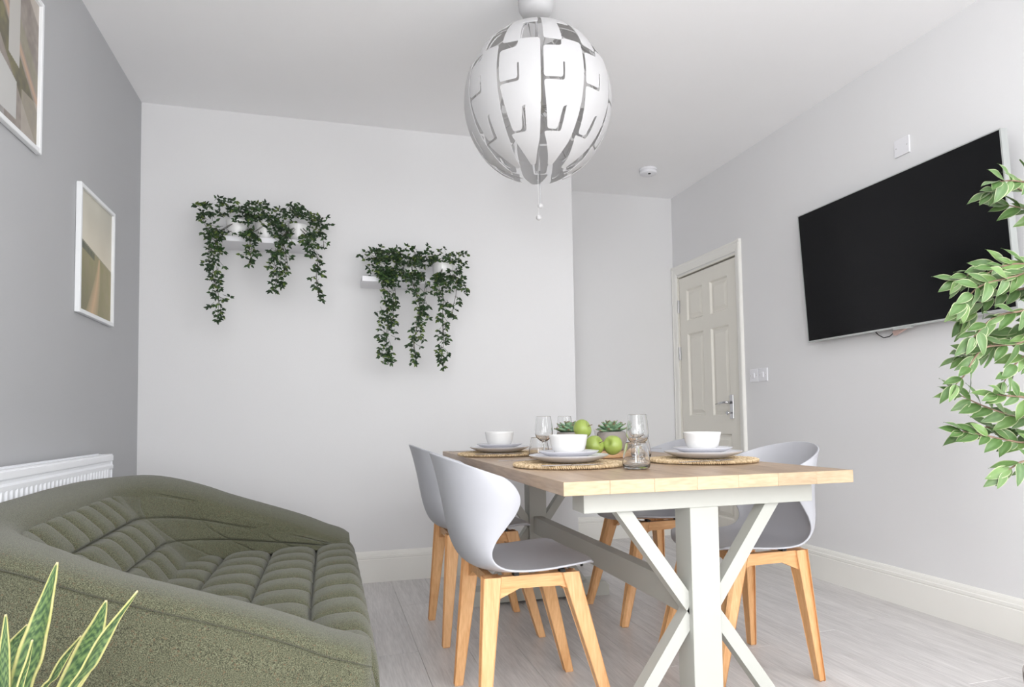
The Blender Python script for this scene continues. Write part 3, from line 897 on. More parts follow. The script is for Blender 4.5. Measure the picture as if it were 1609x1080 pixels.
# outlines in degrees: x across the column (0..CW), y latitude
w_ = CW
SH = {
 'T': [(0.6, 21.5), (w_*.5, 20.5), (w_*.5, 43), (w_*.97, 43), (w_*.97, 72), (w_*.03, 72)],
 'M': [(0, 14.4), (w_*.44, 15), (w_*.47, 21.5), (w_, 21.0), (w_, -24.6), (w_*.52, -24.6), (w_*.43, -40.2), (w_*.13, -40.2), (0, -9.4), (w_*.5, -9.2), (w_*.5, 3), (w_*.455, 3), (w_*.455, -7.4), (0, -7.6)],
 'L': [(w_*.60, -23.4), (w_*1.0, -23.4), (w_*.97, -47), (w_*.74, -67.5), (w_*.42, -68), (w_*.03, -41.8), (w_*.56, -41.4)],
}
def sphmap(lon0, rad):
    def fn(p, off):
        lo = math.radians(lon0+p.x); la = math.radians(p.y); r = rad+off
        # lon measured from -y towards +x
        return Vector((math.sin(lo)*math.cos(la)*r*.985, -math.cos(lo)*math.cos(la)*r*.985, math.sin(la)*r*1.045))
    return fn
for key, rad in (('T', PR*.99), ('M', PR), ('L', PR*1.003)):
    V, F = sheet(rounded(SH[key], 2.2), 3.1, sphmap(-46.4, rad), .0022)
    first = obj('shade_panel', (V, F), M['lamp'], pd_, smooth=True, split=50)
    for k in range(1, NC):
        o = first.copy(); COL.objects.link(o); o.rotation_euler = (0, 0, math.radians(PITCH*k))
for k in range(NC):
    bm = bmesh.new()
    lo = math.radians(-46.4+w_*.5+PITCH*k)
    for a0, a1, rr in ((12, 52, .955), (-46, -18, .955), (-67, -50, .975)):
        pts = []
        for j in range(9):
            la = math.radians(a0+(a1-a0)*j/8)
            pts.append((math.sin(lo)*math.cos(la)*PR*rr, -math.cos(lo)*math.cos(la)*PR*rr, math.sin(la)*PR*rr))
        tube(bm, pts, .0028, 6)
    # arms from the hub to the shade
    for la_, r0 in ((62, .05), (-30, .0)):
        la = math.radians(la_); z0 = .12 if la_ > 0 else -.02
        e = Vector((math.sin(lo)*math.cos(la)*PR*.955, -math.cos(lo)*math.cos(la)*PR*.955, math.sin(la)*PR*.955))
        s_ = Vector((math.sin(lo)*.02, -math.cos(lo)*.02, z0))
        tube(bm, [s_, (s_+e)/2+Vector((0, 0, .015)), e], .0022, 6)
    obj('rib', bm, M['lamp'], pd_, smooth=True)
obj('centre_rod', newtube([(0, 0, .367), (0, 0, .0)], .005, 12), M['lamp'], pd_, smooth=True)
obj('hub', newlathe([(0, .15), (.022, .15), (.024, .11), (.022, .10), (.022, -.01), (.03, -.015), (.03, -.03), (.012, -.035), (0, -.035)], 24), M['lamp_in'], pd_, smooth=True, split=40)
obj('bulb', newlathe([(0, -.125), (.018, -.120), (.029, -.10), (.030, -.085), (.022, -.06), (.013, -.045), (.013, -.035), (0, -.035)], 24), M['lamp'], pd_, smooth=True)
obj('canopy', newlathe([(0, .367), (.035, .368), (.058, .378), (.070, .398), (.074, .425), (.074, ZC-PC.z), (0, ZC-PC.z)], 40), M['lamp'], pd_, smooth=True, split=50)
obj('pull_rod', newtube([(.004, 0, -.14), (.004, 0, -.427)], .0016, 8), M['chrome'], pd_)
obj('pull_cord', newtube([(-.004, 0, -.14), (-.004, 0, -.475)], .0012, 8), M['lamp'], pd_)
obj('rod_sleeve', newtube([(0, 0, -.14), (0, 0, -.28)], .006, 10), M['lamp'], pd_)
def ball(r, c, seg=16):
    bm = bmesh.new(); bmesh.ops.create_uvsphere(bm, u_segments=seg, v_segments=seg//2, radius=r)
    for v in bm.verts: v.co += Vector(c)
    return bm
obj('knob', ball(.011, (.004, 0, -.427)), M['lamp'], pd_, smooth=True)
obj('knob', ball(.011, (-.004, 0, -.476)), M['lamp'], pd_, smooth=True)

# ================================================================== TABLEWARE
MATZ = TZ+.010
def mat_mesh():
    rr = random.Random(5); V = []; F = []; C = []
    seg = 6
    for q, ra in enumerate([.184, .163, .142, .121, .100, .079, .058, .037, .015]):
        n = max(6, int(2*PI*ra/.021)); m_ = n*7
        for st in range(3):
            b0_ = len(V)
            for k in range(m_):
                a = 2*PI*k/m_; ph = a*n+st*2*PI/3
                r_ = ra+.0070*math.sin(ph)+rr.uniform(-.0006, .0006); z_ = .0072+.0026*math.sin(2*ph)
                tr = .0040+.0006*math.cos(2*ph)+rr.uniform(-.0004, .0004)
                sh = rr.random()
                for m in range(seg):
                    cr_, sr_ = math.cos(2*PI*m/seg), math.sin(2*PI*m/seg)
                    rr_ = r_+tr*1.25*cr_
                    V.append((rr_*math.cos(a), rr_*math.sin(a), z_+tr*sr_))
                    C.append(lin(mixc((126, 98, 64), (240, 222, 190), .35+.65*sh*rr.uniform(.6, 1))))
            for k in range(m_):
                for m in range(seg):
                    F.append((b0_+k*seg+m, b0_+k*seg+(m+1) % seg, b0_+((k+1) % m_)*seg+(m+1) % seg, b0_+((k+1) % m_)*seg+m))
    return V, F, C
M['seagrass'] = colattr('woven_seagrass_fibre', .85, .2, bump=.6, bscale=500)
places = [((.806, 2.150), 'near the camera on the sofa side', 0), ((.765, 2.945), 'at the far end on the sofa side', 1.0),
          ((1.320, 2.130), 'on the television side nearest the camera', 2.1), ((1.332, 3.000), 'at the far end by the door, behind the pots', 3.0)]
mat0 = tag(obj('placemat', mat_mesh(), M['seagrass'], loc=(places[0][0][0], places[0][0][1], TZ)), 'x', 'placemat', 'woven placemats')
dinner = newlathe([(0, 0), (.055, 0), (.080, .002), (.105, .0085), (.128, .018), (.137, .0235), (.1385, .026), (.136, .0265), (.126, .0215), (.104, .0125), (.080, .0065), (.0, .006)], 56)
side = newlathe([(0, 0), (.045, 0), (.062, .002), (.082, .008), (.098, .0155), (.1045, .020), (.1055, .022), (.1035, .0225), (.096, .019), (.080, .0115), (.062, .006), (0, .0055)], 56)
bowl = newlathe([(0, 0), (.036, 0), (.039, .003), (.046, .008), (.056, .020), (.061, .036), (.066, .062), (.0672, .069), (.066, .0705), (.0642, .069), (.059, .038), (.053, .022), (.042, .0105), (0, .009)], 56)
d0 = tag(obj('dinner_plate', dinner, M['plate'], smooth=True, split=60), 'x', 'plate', 'dinner plates')
s0 = tag(obj('side_plate', side, M['plate'], smooth=True, split=60), 'x', 'plate', 'side plates')
b0 = tag(obj('bowl', bowl, M['ceramic'], smooth=True, split=60), 'x', 'bowl', 'white bowls')
def fork_mesh():
    bm = bmesh.new()
    box(bm, -.004, -.19, .0, .004, -.07, .002, bev=.0008, seg=1); box(bm, -.003, -.07, .0, .003, -.02, .002)
    box(bm, -.0115, -.02, .0, .0115, .0, .002)
    for k in range(4): box(bm, -.0115+k*.0067, 0, .0, -.0115+k*.0067+.003, .045, .002)
    return bm
f0 = tag(obj('fork', fork_mesh(), M['fork']), 'x', 'fork', 'forks')
def knife_mesh():
    bm = bmesh.new()
    box(bm, -.005, -.19, 0, .005, -.09, .003, bev=.001, seg=1)
    prism(bm, [(-.007, -.09), (.008, -.09), (.009, -.01), (.004, .02), (-.007, .03)], 2, 0, .0015)
    return bm
k0 = tag(obj('knife', knife_mesh(), M['fork']), 'x', 'knife', 'knives')
srcs = [(mat0, 'round woven seagrass placemat', 0.0), (d0, 'white dinner plate', .0125), (s0, 'small white side plate', .0125+.0285), (b0, 'white bowl', .0125+.0285+.0070)]
for i, ((px, py), where, rz) in enumerate(places):
    for q, (src, lab, dz) in enumerate(srcs):
        dz = (.0003, .0138, .0313, .0378)[q]
        l = f'{lab} {where}'
        o = src if i == 0 else src.copy()
        if i: COL.objects.link(o)
        o.location = (px, py, TZ+dz); o.rotation_euler = (0, 0, rz+q*.4); o['label'] = l
    # cutlery, lying on the mat partly under the plate rim
    sgn = 1 if px < 1.045 else -1
    o = f0 if i == 0 else f0.copy()
    if i: COL.objects.link(o)
    if i == 2: o.location = (1.300, 2.130-.150, TZ+.0140); o.rotation_euler = (0, 0, -1.35)
    else: o.location = (px-.02*sgn, py+.155*sgn, TZ+.0140); o.rotation_euler = (0, 0, -PI/2*sgn)
    o['label'] = f'silver fork beside the plate {where}'
    o = k0 if i == 0 else k0.copy()
    if i: COL.objects.link(o)
    if i == 2: o.location = (px, py+.152, TZ+.0140)
    else: o.location = (px+.04*sgn, py-.152*sgn, TZ+.0140)
    o.rotation_euler = (0, 0, -PI/2*sgn); o['label'] = f'silver knife beside the plate {where}'

# glasses
WG = [(0, 0), (.034, 0), (.0355, .0012), (.034, .0025), (.012, .006), (.0055, .012), (.0045, .03), (.0048, .062), (.008, .070), (.018, .076), (.031, .088), (.0375, .103), (.038, .112), (.0365, .128), (.0345, .145), (.0318, .166), (.0307, .1735), (.0306, .1744),
      (.0301, .1750), (.0296, .1744), (.0297, .1735), (.0306, .166), (.0333, .145), (.0352, .128), (.0366, .112), (.036, .103), (.0297, .0895), (.017, .079), (.007, .0745), (0, .0735)]
TU = [(0, 0), (.034, 0), (.041, .003), (.0445, .012), (.0445, .024), (.0425, .038), (.040, .052), (.0372, .066), (.0346, .079), (.0337, .0834), (.0335, .0846), (.0329, .0852), (.0323, .0846), (.0323, .0834), (.0332, .079), (.0357, .066), (.0384, .052), (.0408, .038), (.0427, .024), (.0425, .016), (.0400, .011), (.034, .0088), (0, .0085)]
wg = newlathe(WG, 48); tu = newlathe(TU, 48)
wl = [(at(1003, 728, 2.20), 'stemmed wine glass behind the nearest tumbler'), (at(855, 717, 2.70), 'stemmed wine glass beside the far sofa-side place setting'),
      (at(888, 712, 3.06), 'stemmed wine glass showing behind the left succulent'), (at(1001, 722, 2.52), 'stemmed wine glass directly behind the front wine glass')]
tl = [(at(1000, 735, 2.10), 'clear tumbler nearest the camera, at the front placemat'), (at(847, 713, 2.80), 'clear tumbler behind the wine glass at the far sofa-side setting'),
      (at(914, 710, 3.10), 'clear tumbler hidden behind the apples and pots'), (at(1006, 720, 2.66), 'clear tumbler behind the pair of front wine glasses')]
for prof, nm, lst, cat, grp in ((wg, 'wine_glass', wl, 'glass', 'wine glasses'), (tu, 'tumbler', tl, 'glass', 'tumblers')):
    first = None
    for p, lab in lst:
        if first is None: first = o = obj(nm, prof, M['glass'], smooth=True)
        else: o = first.copy(); COL.objects.link(o)
        o.location = (p.x, p.y, TZ+.0003); tag(o, lab, cat, grp)

# tray, pots, apples
tray = tag(obj('serving_board', newlathe([(0, 0), (.19, 0), (.198, .003), (.200, .010), (.198, .019), (.192, .022), (.0, .022)], 64, ), M['tray'], loc=(1.10, 2.655, TZ), smooth=True, split=40), 'round wooden serving board under the pots and apples', 'board')
BZ = TZ+.022
def rosette(seed):
    rr = random.Random(seed); V = []; F = []; C = []
    leaves = []
    for ring, (n, el, ln) in enumerate(((9, 8, .070), (9, 24, .064), (8, 42, .054), (7, 58, .042), (5, 74, .028))):
        for k in range(n): leaves.append((2*PI*(k+.5*(ring % 2)+rr.uniform(-.12, .12))/n, math.radians(el+rr.uniform(-5, 5)), ln*rr.uniform(.9, 1.08), ring))
    parts = []
    for az, el, ln, ring in leaves:
        V = []; F = []; C = []
        nl, nw = 8, 6
        d = Vector((math.cos(az), math.sin(az), 0)); s = Vector((-math.sin(az), math.cos(az), 0)); up = Vector((0, 0, 1))
        for i in range(nl+1):
            t = i/nl
            wd = ln*.27*(math.sin(PI*min(1, t*.86+.10))**.75)*(1 if t < .97 else .25)+.0008
            th = ln*.10*(1-t*.6)
            cen = d*(ln*t*math.cos(el)+.004)+up*(ln*t*math.sin(el)+.006*t*t+.004+ring*.003)
            for j in range(nw):
                a = 2*PI*j/nw
                V.append(cen+s*wd*math.cos(a)+(up*math.cos(el)-d*math.sin(el))*(th*math.sin(a)+.35*wd*abs(math.cos(a))**2))
                base = mixc((92, 128, 104), (150, 178, 142), t*.9+rr.uniform(-.1, .1)); 
                if t > .93: base = (150, 120, 100)
                C.append(lin(base))
        for i in range(nl):
            for j in range(nw): F.append((i*nw+j, i*nw+(j+1) % nw, (i+1)*nw+(j+1) % nw, (i+1)*nw+j))
        F.append(tuple(range(nw))); F.append(tuple(nl*nw+k for k in range(nw))[::-1])
        parts.append((V, F, C))
    return parts
for i, (px_, py_, lab) in enumerate(((1.030, 2.715, 'green rosette succulent in a grey concrete pot, left of the pair'), (1.195, 2.650, 'green rosette succulent in a grey concrete pot, right of the pair'))):
    t = thing('potted_succulent', lab, 'plant', (px_, py_, BZ), group='succulents on the serving board')
    obj('pot', newlathe([(0, 0), (.046, 0), (.052, .003), (.060, .020), (.0655, .045), (.066, .058), (.062, .075), (.0585, .082), (.055, .083), (.052, .080), (.052, .070), (0, .070)], 40), M['concrete'], t, smooth=True, split=50)
    obj('soil', newlathe([(0, .074), (.051, .072), (.051, .068), (0, .068)], 24), M['soil'], t)
    for V, F, C in rosette(11+i):
        obj('leaf', ([v+Vector((0, 0, .075)) for v in V], F, C), M['succ'], t, smooth=True)
def apple_mesh():
    prof = []
    for k in range(25):
        a = -PI/2+PI*k/24
        r = math.cos(a); z = math.sin(a)
        rr = .0375*(r**.85)*(1+.05*z); zz = .0335*z
        if r < .55: zz -= math.copysign((1-r/.55)**1.6*.011, z)
        prof.append((max(0, rr), zz))
    bm = newlathe(prof, 32)
    for v in bm.verts:
        a = math.atan2(v.co.y, v.co.x); v.co.x *= 1+.018*math.cos(5*a); v.co.y *= 1+.018*math.cos(5*a)
    return bm
am = None
for p, rot, lab in ((at(934, 700, 2.50), (1.15, .2, .5), 'green apple lying at the middle front, stalk facing the camera'), (at(962.5, 699.5, 2.50), (-.3, 1.9, .2), 'green apple lying on the right against the right pot'),
                    (at(915, 674.5, 2.54), (1.05, .55, .6), 'green apple stacked on top, between the two succulents')):
    t = thing('apple', lab, 'apple', (p.x, p.y, p.z), group='green apples')
    t.rotation_euler = rot
    if am is None:
        ao = obj('flesh', apple_mesh(), M['apple'], t, smooth=True); am = ao
        so = obj('stalk', newtube([(0, 0, .020), (.001, 0, .032), (.004, .001, .043)], [.0014, .0013, .002], 6), M['bark'], t, smooth=True)
    else:
        for q in (am, so):
            c = q.copy(); COL.objects.link(c); c.parent = t

# ================================================================== SHELVES AND TRAILING PLANTS
def shelf(label, x0, x1, z0, z1):
    o = obj('wall_shelf', newbox(x0, YB-.2, z0, x1, YB, z1, bev=.0015, seg=1), M['white_plastic'])
    return tag(o, label, 'shelf', 'white wall shelves')
shelf('white floating shelf on the left, higher of the two', -.62, -.070, 1.893, 1.921)
shelf('white floating shelf on the right, lower of the two', .185, .757, 1.708, 1.737)
VP = YB-.23          # plane in which the strands hang
def wp(px, py, y=VP):
    d = at(px, py, 1)-Vector((0, 0, CH)); t = y/d.y; return Vector((0, 0, CH))+d*t
def ivy(label, pot, mounds, strands, seed, group):
    """pot: (px, shelf z, height, radius); mounds: (px, py, rx, rz, n) clumps; strands: (points, leaves, spread)"""
    rr = random.Random(seed)
    c = wp(pot[0], pot[1], YB-.11)
    zs = pot[2]
    root = Vector((c.x, YB-.11, zs))
    t = thing('trailing_plant', label, 'plant', root, group=group)
    h, r = pot[3], pot[4]
    obj('pot', newlathe([(0, 0), (r*.78, 0), (r*.82, .004), (r, h-.004), (r*1.0, h), (r*.93, h), (r*.90, h-.02), (0, h-.02)], 32), M['ceramic'], t, smooth=True, split=50)
    V = []; F = []; C = []
    def leaf(p, d, ln, nrm):
        d = d.normalized(); s = d.cross(nrm)
        if s.length < .05: s = d.cross(Vector((1, 0, 0)))
        s.normalize(); n = s.cross(d)
        wd = ln*.25; b = len(V)
        fold = ln*.08
        V.extend([p, p+d*ln*.35+s*wd+n*fold, p+d*ln*.35, p+d*ln*.35-s*wd+n*fold, p+d*ln*.72+s*wd*.62+n*fold, p+d*ln*.70, p+d*ln*.72-s*wd*.62+n*fold, p+d*ln-n*fold])
        F.extend([(b, b+2, b+1), (b, b+3, b+2), (b+1, b+2, b+5, b+4), (b+2, b+3, b+6, b+5), (b+4, b+5, b+7), (b+5, b+6, b+7)])
        g = rr.random(); base = mixc((34, 54, 33), (62, 90, 46), g*g)
        if rr.random() < .14: base = mixc(base, (120, 136, 60), .6)
        C.extend([lin(base)]*8)
    sb = bmesh.new()
    front = Vector((0, -1, 0))
    def twig(p, n, reach, down):
        q = p.copy(); d = Vector((rr.uniform(-1, 1), rr.uniform(-1, .3), rr.uniform(-.6, .5)-down)).normalized()
        pts = [q.copy()]
        for k in range(n):
            d = (d+Vector((rr.uniform(-.3, .3), rr.uniform(-.2, .2), -.22))).normalized()
            q = q+d*reach/n; q.y = min(q.y, YB-.035); pts.append(q.copy())
            for sd in (1, -1):
                ld = (d*.4+Vector((sd*rr.uniform(.3, 1), rr.uniform(-.6, .2), rr.uniform(-1.1, .55)))).normalized()
                leaf(q, ld, rr.uniform(.020, .030), (front+Vector((rr.uniform(-.7, .7), 0, rr.uniform(-.9, .3)))).normalized())
        leaf(q, d, rr.uniform(.02, .028), front)
        if len(pts) > 1: tube(sb, pts, .0011, 3, cap=False)
    for px, py, rx, rz, n in mounds:
        cc = wp(px, py, YB-.14)
        for k in range(n):
            a = rr.uniform(0, 2*PI); q = math.sqrt(rr.random())
            p = cc+Vector((rx*q*math.cos(a), rr.uniform(-.09, .07), rz*q*math.sin(a)))
            if p.z < zs+.01: p.y = min(p.y, YB-.215)
            twig(p, rr.choice((1, 2, 2)), rr.uniform(.02, .05), -.25)
    for pts, n, spread in strands:
        P = [wp(a, b) for a, b in pts]
        P = [c_+Vector((0, .0, 0)) for c_ in P]
        # path from the pot rim
        fullp = [root+Vector((0, -r*.5, h-.005)), Vector((P[0].x*.6+root.x*.4, YB-.19, max(P[0].z, zs+.03)))]+P
        sp = [Vector((sinterp(k/24*(len(fullp)-1), [(i, v.x) for i, v in enumerate(fullp)]), sinterp(k/24*(len(fullp)-1), [(i, v.y) for i, v in enumerate(fullp)]), sinterp(k/24*(len(fullp)-1), [(i, v.z) for i, v in enumerate(fullp)]))) for k in range(25)]
        for m in range(2):
            ph = rr.uniform(0, 6)
            tube(sb, [p+Vector((.006*math.sin(ph+i*.6), -.004*m, 0)) for i, p in enumerate(sp)], .0013, 4, cap=False)
        for k in range(int(n*1.35)):
            tt = 1+(len(P))*((k+rr.random())/int(n*1.35))
            tt = min(tt, len(fullp)-1.001)
            p = Vector((sinterp(tt, [(i, v.x) for i, v in enumerate(fullp)]), sinterp(tt, [(i, v.y) for i, v in enumerate(fullp)]), sinterp(tt, [(i, v.z) for i, v in enumerate(fullp)])))
            fr = (tt-1)/max(1, len(P)); sp_ = spread*(1-.62*fr)
            p = p+Vector((rr.gauss(0, .5)*sp_*.7, rr.uniform(-.03, .02)*(1-fr), 0))
            p.y = min(p.y, YB-.215)
            twig(p, 1 if fr > .8 else rr.choice((1, 1, 2)), rr.uniform(.02, .045)*(1 if fr < .85 else .5), .35)
    V = [v-root for v in V]
    for v in sb.verts: v.co -= root
    lo = obj('foliage', (V, F, C), M['vine'], t); lo['kind'] = 'stuff'
    so_ = obj('stems', sb, M['vstem'], t); so_['kind'] = 'stuff'
    return t
Z1, Z2 = 1.921, 1.737
g1, g2 = 'trailing plants on the higher shelf', 'trailing plants on the lower shelf'
ivy('trailing plant at the left end of the higher shelf, with the longest strand', (372, 360, Z1, .105, .055), [(345, 330, .10, .035, 24), (372, 326, .08, .03, 14), (335, 352, .05, .05, 14), (385, 352, .03, .03, 8)],
    [([(340, 372), (335, 405), (340, 440), (342, 470), (343, 503)], 56, .065), ([(332, 360), (330, 392), (328, 420)], 18, .04)], 1, g1)
ivy('trailing plant in a white pot in the middle of the higher shelf', (418, 358, Z1, .105, .056), [(400, 338, .07, .035, 22), (430, 334, .06, .025, 16), (412, 330, .05, .03, 8)],
    [([(392, 360), (394, 385), (392, 415)], 30, .05)], 2, g1)
ivy('trailing plant in a white pot at the right end of the higher shelf', (469, 360, Z1, .100, .056), [(442, 358, .07, .05, 40), (470, 336, .075, .025, 24), (495, 352, .05, .045, 28)],
    [([(436, 385), (432, 410), (434, 435), (431, 458)], 40, .055), ([(446, 385), (450, 410), (448, 430)], 14, .03), ([(486, 378), (497, 405), (498, 435), (503, 472)], 38, .035), ([(503, 365), (508, 390)], 10, .02)], 3, g1)
ivy('bushy trailing plant at the left end of the lower shelf', (607, 425, Z2, .100, .055), [(603, 405, .085, .04, 40), (606, 428, .06, .05, 34), (585, 404, .05, .025, 12), (618, 402, .05, .03, 16)],
    [([(603, 430), (605, 470), (609, 505), (608, 545), (612, 570)], 78, .075), ([(615, 430), (620, 470), (614, 510)], 22, .04)], 4, g2)
ivy('trailing plant in the middle of the lower shelf, small white pot showing', (647, 424, Z2, .105, .050), [(640, 408, .07, .035, 26), (657, 404, .06, .03, 20), (668, 412, .04, .03, 12), (640, 430, .04, .04, 14)],
    [([(645, 430), (656, 465), (658, 500), (652, 535), (653, 570)], 62, .055), ([(665, 430), (668, 470), (662, 495)], 16, .03)], 5, g2)
ivy('trailing plant in a white bowl-shaped pot at the right end of the lower shelf', (696, 426, Z2, .105, .062), [(700, 405, .085, .025, 26), (716, 412, .04, .03, 10)],
    [([(692, 440), (697, 475), (696, 510), (695, 545), (694, 573)], 58, .05), ([(686, 430), (684, 455)], 12, .03), ([(715, 435), (716, 470), (708, 500)], 18, .03), ([(718, 425), (728, 445), (732, 463)], 12, .02)], 6, g2)

# ================================================================== SNAKE PLANT
pb_ = at(28, 1250, .98)
sn = thing('snake_plant', 'variegated snake plant with yellow-edged leaves in front of the sofa', 'plant', (pb_.x, pb_.y, 0))
org = Vector((pb_.x, pb_.y, 0))
obj('pot', newlathe([(0, 0), (.075, 0), (.08, .004), (.098, .235), (.098, .24), (.090, .24), (.088, .215), (0, .215)], 40), M['concrete'], sn, smooth=True, split=50)
obj('soil', newlathe([(0, .222), (.087, .219), (.087, .212), (0, .212)], 24), M['soil'], sn)
def snake_leaf(tip, mids, w, base_off, twist, seed, depth_t):
    rr = random.Random(seed)
    b = org+Vector((base_off[0], base_off[1], .218))
    P = [b]+[at(*m) for m in mids]+[at(*tip)]
    nL, nW = 60, 16; V = []; F = []; C = []
    tabs = [[(i, p[k]) for i, p in enumerate(P)] for k in range(3)]
    ph = rr.uniform(0, 9)
    for i in range(nL+1):
        t = i/nL; q = t*(len(P)-1)
        c = Vector([sinterp(q, tb_) for tb_ in tabs]); c2 = Vector([sinterp(min(q+.02, len(P)-1), tb_) for tb_ in tabs]); c1 = Vector([sinterp(max(q-.02, 0), tb_) for tb_ in tabs])
        d = (c2-c1).normalized()
        view = Vector((math.cos(twist), math.sin(twist), 0)); s = (view-d*view.dot(d)).normalized(); n = s.cross(d)
        wd = w*(.55+.45*math.sin(PI*min(1, t*1.15)*.62))*(1-max(0, (t-.45)/.55)**1.7)**.9*.5+.0009
        wave = .12*math.sin(9*t+ph)
        for j in range(nW+1):
            u = -1+2*j/nW
            V.append(c+s*wd*u*(1+.03*math.sin(26*t+ph))+n*(wd*.35*u*u+wd*wave*u)-org)
            if abs(u) > .86: col_ = mixc((192, 186, 128), (172, 174, 108), rr.random())
            else:
                band = math.sin(95*t+2.2*math.sin(7*u+ph+13*t)+3*vn(u*.4+.5, t, 13))+.8*(vn(u*.5+.6, t*1.6, 26)-.5)
                col_ = mixc((44, 70, 48), (116, 140, 84), .5+.45*band)
            if t > .985: col_ = (205, 190, 150)
            C.append(lin(col_))
    n_ = nW+1
    for i in range(nL):
        for j in range(nW): F.append((i*n_+j, i*n_+j+1, (i+1)*n_+j+1, (i+1)*n_+j))
    o = obj('leaf', (V, F, C), M['snake'], sn, smooth=True)
    md = o.modifiers.new('thick', 'SOLIDIFY'); md.thickness = .0025; md.offset = 0
# (tip), [mids], width, base offset, twist, seed
snake_leaf((90, 884, .985), [(28, 1120, .98), (52, 1025, .985), (70, 960, .985)], .0365, (-.02, -.01), -.20, 1, 0)
snake_leaf((167, 944, 1.0), [(90, 1140, .99), (128, 1040, 1.0), (150, 990, 1.0)], .034, (.03, .0), .25, 2, 0)
snake_leaf((216, 929, .97), [(95, 1130, .97), (140, 1040, .97), (172, 985, .97)], .026, (.04, -.015), 1.0, 3, 0)
snake_leaf((127, 1000, 1.02), [(60, 1120, 1.0), (85, 1060, 1.01), (106, 1025, 1.02)], .014, (.02, .02), 1.0, 4, 0)
snake_leaf((43, 982, 1.02), [(2, 1140, 1.0), (8, 1070, 1.01), (20, 1020, 1.02)], .028, (-.035, .02), .1, 5, 0)
snake_leaf((9, 966, .96), [(2, 1160, .96), (5, 1080, .96), (7, 1020, .96)], .016, (-.03, -.03), .4, 6, 0)
snake_leaf((51, 1006, .955), [(18, 1150, .96), (30, 1080, .955), (42, 1040, .955)], .010, (-.0, -.04), 1.2, 7, 0)

# ================================================================== FICUS TREE
ft = at(1735, 1200, 1.55)
FT = Vector((ft.x, ft.y, 0))
fic = thing('ficus_tree', 'variegated weeping fig tree at the right, its leaves overlapping the television', 'plant', FT)
obj('pot', newlathe([(0, 0), (.11, 0), (.115, .005), (.145, .26), (.145, .28), (.132, .28), (.13, .25), (0, .25)], 40), M['concrete'], fic, smooth=True, split=50)
obj('soil', newlathe([(0, .258), (.128, .254), (.128, .246), (0, .246)], 24), M['soil'], fic)
def trunk_at(z): return FT+Vector((.02*math.sin(3*z), .02*math.cos(2.4*z), z))
bm = newtube([trunk_at(.24+k*.11)-FT for k in range(15)], [.016-.0008*k for k in range(15)], 8)
obj('trunk', bm, M['bark'], fic, smooth=True)
def leaf_mesh(seed):
    rr = random.Random(seed); V = []; F = []; C = []
    ln = 1.; nl = 7; wmax = .235*rr.uniform(.92, 1.12); bend = rr.uniform(.05, .22); fold = rr.uniform(.10, .24)
    g1_, g2_ = (62, 92, 46), (98, 128, 68)
    base = mixc(g1_, g2_, rr.random()); 
    us = (-1, -.80, -.35, 0, .35, .80, 1)
    for i in range(nl+1):
        t = i/nl; wd = wmax*(math.sin(PI*(t**.82))**.85 if 0 < t < 1 else 0)*(1-.25*t)+.004
        for u in us:
            V.append((ln*t, wd*u, -bend*t*t+fold*wd*abs(u)+.02*math.sin(8*t)*u))
            c = (172, 178, 140) if abs(u) > .9 else mixc(base, (116, 142, 92), .25*(abs(u) < .1)+.2*rr.random())
            C.append(lin(c))
    n = len(us)
    for i in range(nl):
        for j in range(n-1): F.append((i*n+j, i*n+j+1, (i+1)*n+j+1, (i+1)*n+j))
    return V, F, C
LM = []
for k in range(7):
    V, F, C = leaf_mesh(k)
    me = bpy.data.meshes.new('leaf'); me.from_pydata(V, [], F)
    ca = me.color_attributes.new('Col', 'FLOAT_COLOR', 'POINT'); ca.data.foreach_set('color', np.array(C, dtype=np.float32).ravel())
    me.polygons.foreach_set('use_smooth', [True]*len(me.polygons)); me.materials.append(M['leaf']); LM.append(me)
nleaf = 0
fr = random.Random(21)
def fleaf(p, d, ln):
    global nleaf
    d = d.normalized(); up = Vector((fr.uniform(-.5, .5), -.75+fr.uniform(-.5, .5), fr.uniform(.25, 1.))).normalized()
    s = up.cross(d)
    if s.length < .1: s = Vector((0, -1, 0)).cross(d)
    s.normalize(); n = d.cross(s)
    o = bpy.data.objects.new('leaf', fr.choice(LM)); COL.objects.link(o); o.parent = fic
    q = p-FT
    o.matrix_local = Matrix(((d.x, s.x, n.x, q.x), (d.y, s.y, n.y, q.y), (d.z, s.z, n.z, q.z), (0, 0, 0, 1))) @ Matrix.Scale(ln, 4)
    nleaf += 1
def branch(pts, z0, step=.020, ln=.056, side=2, thick=.0042):
    P = [trunk_at(z0)]+[at(*p) for p in pts]
    tabs = [[(i, p[k]) for i, p in enumerate(P)] for k in range(3)]
    N_ = 30; S = [Vector([sinterp(k/N_*(len(P)-1), t) for t in tabs]) for k in range(N_+1)]
    obj('branch', newtube([s-FT for s in S], [thick*(1-.75*k/N_) for k in range(N_+1)], 6), M['bark'], fic, smooth=True)
    acc = 0; k = 0; sgn = 1
    # leaves only where the branch has left the trunk
    tot = sum((S[i+1]-S[i]).length for i in range(N_)); run = 0
    for i in range(N_):
        seg = (S[i+1]-S[i]).length; acc += seg; run += seg
        if acc >= step and run > tot*.34:
            acc = 0; sgn = -sgn
            d = (S[i+1]-S[i]).normalized()
            for q in range(side):
                sg = sgn if q == 0 else -sgn
                sd = Vector((d.z, fr.uniform(-.35, .35), -d.x))*sg
                ld = d*fr.uniform(.6, 1.)+sd*fr.uniform(.25, .8)+Vector((0, fr.uniform(-.4, .25), fr.uniform(-.35, .1)))
                fleaf(S[i+1], ld, ln*fr.uniform(.72, 1.15))
    d = (S[-1]-S[-2]).normalized()
    fleaf(S[-1], d, ln); fleaf(S[-1], d+Vector((0, -.4, -.4)), ln*.8)
D0 = 1.5
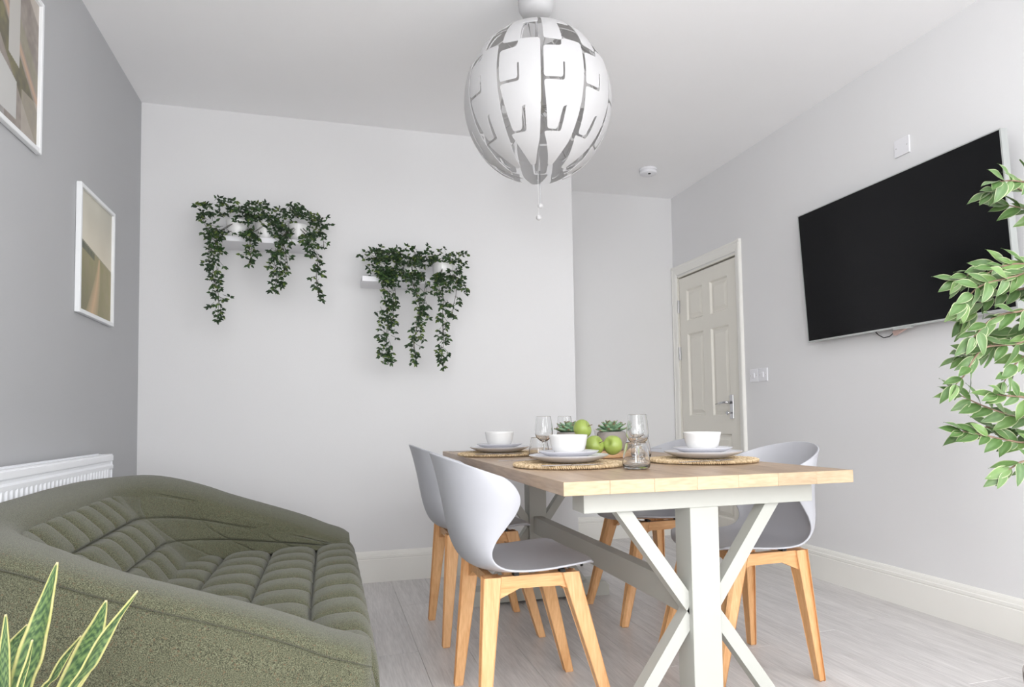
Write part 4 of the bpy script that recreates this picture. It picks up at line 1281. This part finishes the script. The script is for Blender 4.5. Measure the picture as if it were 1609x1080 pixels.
branch([(1640, 330, D0), (1590, 292, D0), (1556, 302, D0)], 1.30)
branch([(1650, 300, 1.46), (1600, 285, 1.46), (1570, 285, 1.44)], 1.33)
branch([(1660, 350, 1.52), (1615, 330, 1.52), (1580, 322, 1.53)], 1.25)
branch([(1660, 440, 1.5), (1590, 420, D0), (1540, 424, D0), (1508, 440, D0)], 1.10)
branch([(1650, 430, 1.44), (1590, 436, 1.43), (1540, 450, 1.42), (1515, 475, 1.42)], 1.08)
branch([(1650, 460, 1.54), (1600, 455, 1.55), (1550, 470, 1.56), (1520, 500, 1.56)], 1.06)
branch([(1655, 430, 1.48), (1610, 415, 1.48), (1570, 420, 1.48), (1548, 432, 1.47)], 1.15)
branch([(1650, 490, 1.46), (1600, 490, 1.46), (1560, 500, 1.46), (1530, 530, 1.46)], 1.02)
branch([(1650, 500, 1.52), (1600, 520, 1.52), (1550, 545, 1.52), (1510, 560, 1.52)], .98)
branch([(1650, 520, 1.48), (1600, 540, 1.48), (1545, 548, 1.48), (1515, 590, 1.48), (1502, 604, 1.48)], .96, step=.024)
branch([(1650, 560, 1.5), (1610, 560, 1.5), (1590, 580, 1.5), (1578, 600, 1.5)], .93, step=.024)
branch([(1650, 660, 1.5), (1600, 655, 1.5), (1550, 640, 1.5), (1510, 622, 1.5)], .80, step=.022)
branch([(1650, 640, 1.46), (1610, 625, 1.46), (1580, 622, 1.46), (1566, 620, 1.46)], .83, step=.024)
branch([(1650, 700, 1.5), (1600, 695, 1.5), (1550, 685, 1.5), (1512, 678, 1.5)], .76)
branch([(1650, 690, 1.54), (1600, 680, 1.54), (1560, 672, 1.55), (1535, 672, 1.55)], .78, step=.024)
branch([(1650, 730, 1.48), (1610, 725, 1.48), (1590, 735, 1.48), (1580, 742, 1.48)], .70, step=.022)
# a few on the side away from the picture
for k in range(7):
    a = -1.1+k*.26; z = .80+.07*k
    e = trunk_at(z)+Vector((math.cos(a)*.26, math.sin(a)*.26, .12))
    P = [trunk_at(z), (trunk_at(z)+e)/2+Vector((0, 0, .06)), e]
    obj('branch', newtube([p-FT for p in P], [.0035, .0025, .001], 6), M['bark'], fic, smooth=True)
    for q in range(7):
        p = P[1]+(e-P[1])*(q/6); fleaf(p, Vector((math.cos(a)+fr.uniform(-.7, .7), math.sin(a)+fr.uniform(-.7, .7), fr.uniform(-.5, .3))), .055)
print('ficus leaves', nleaf)
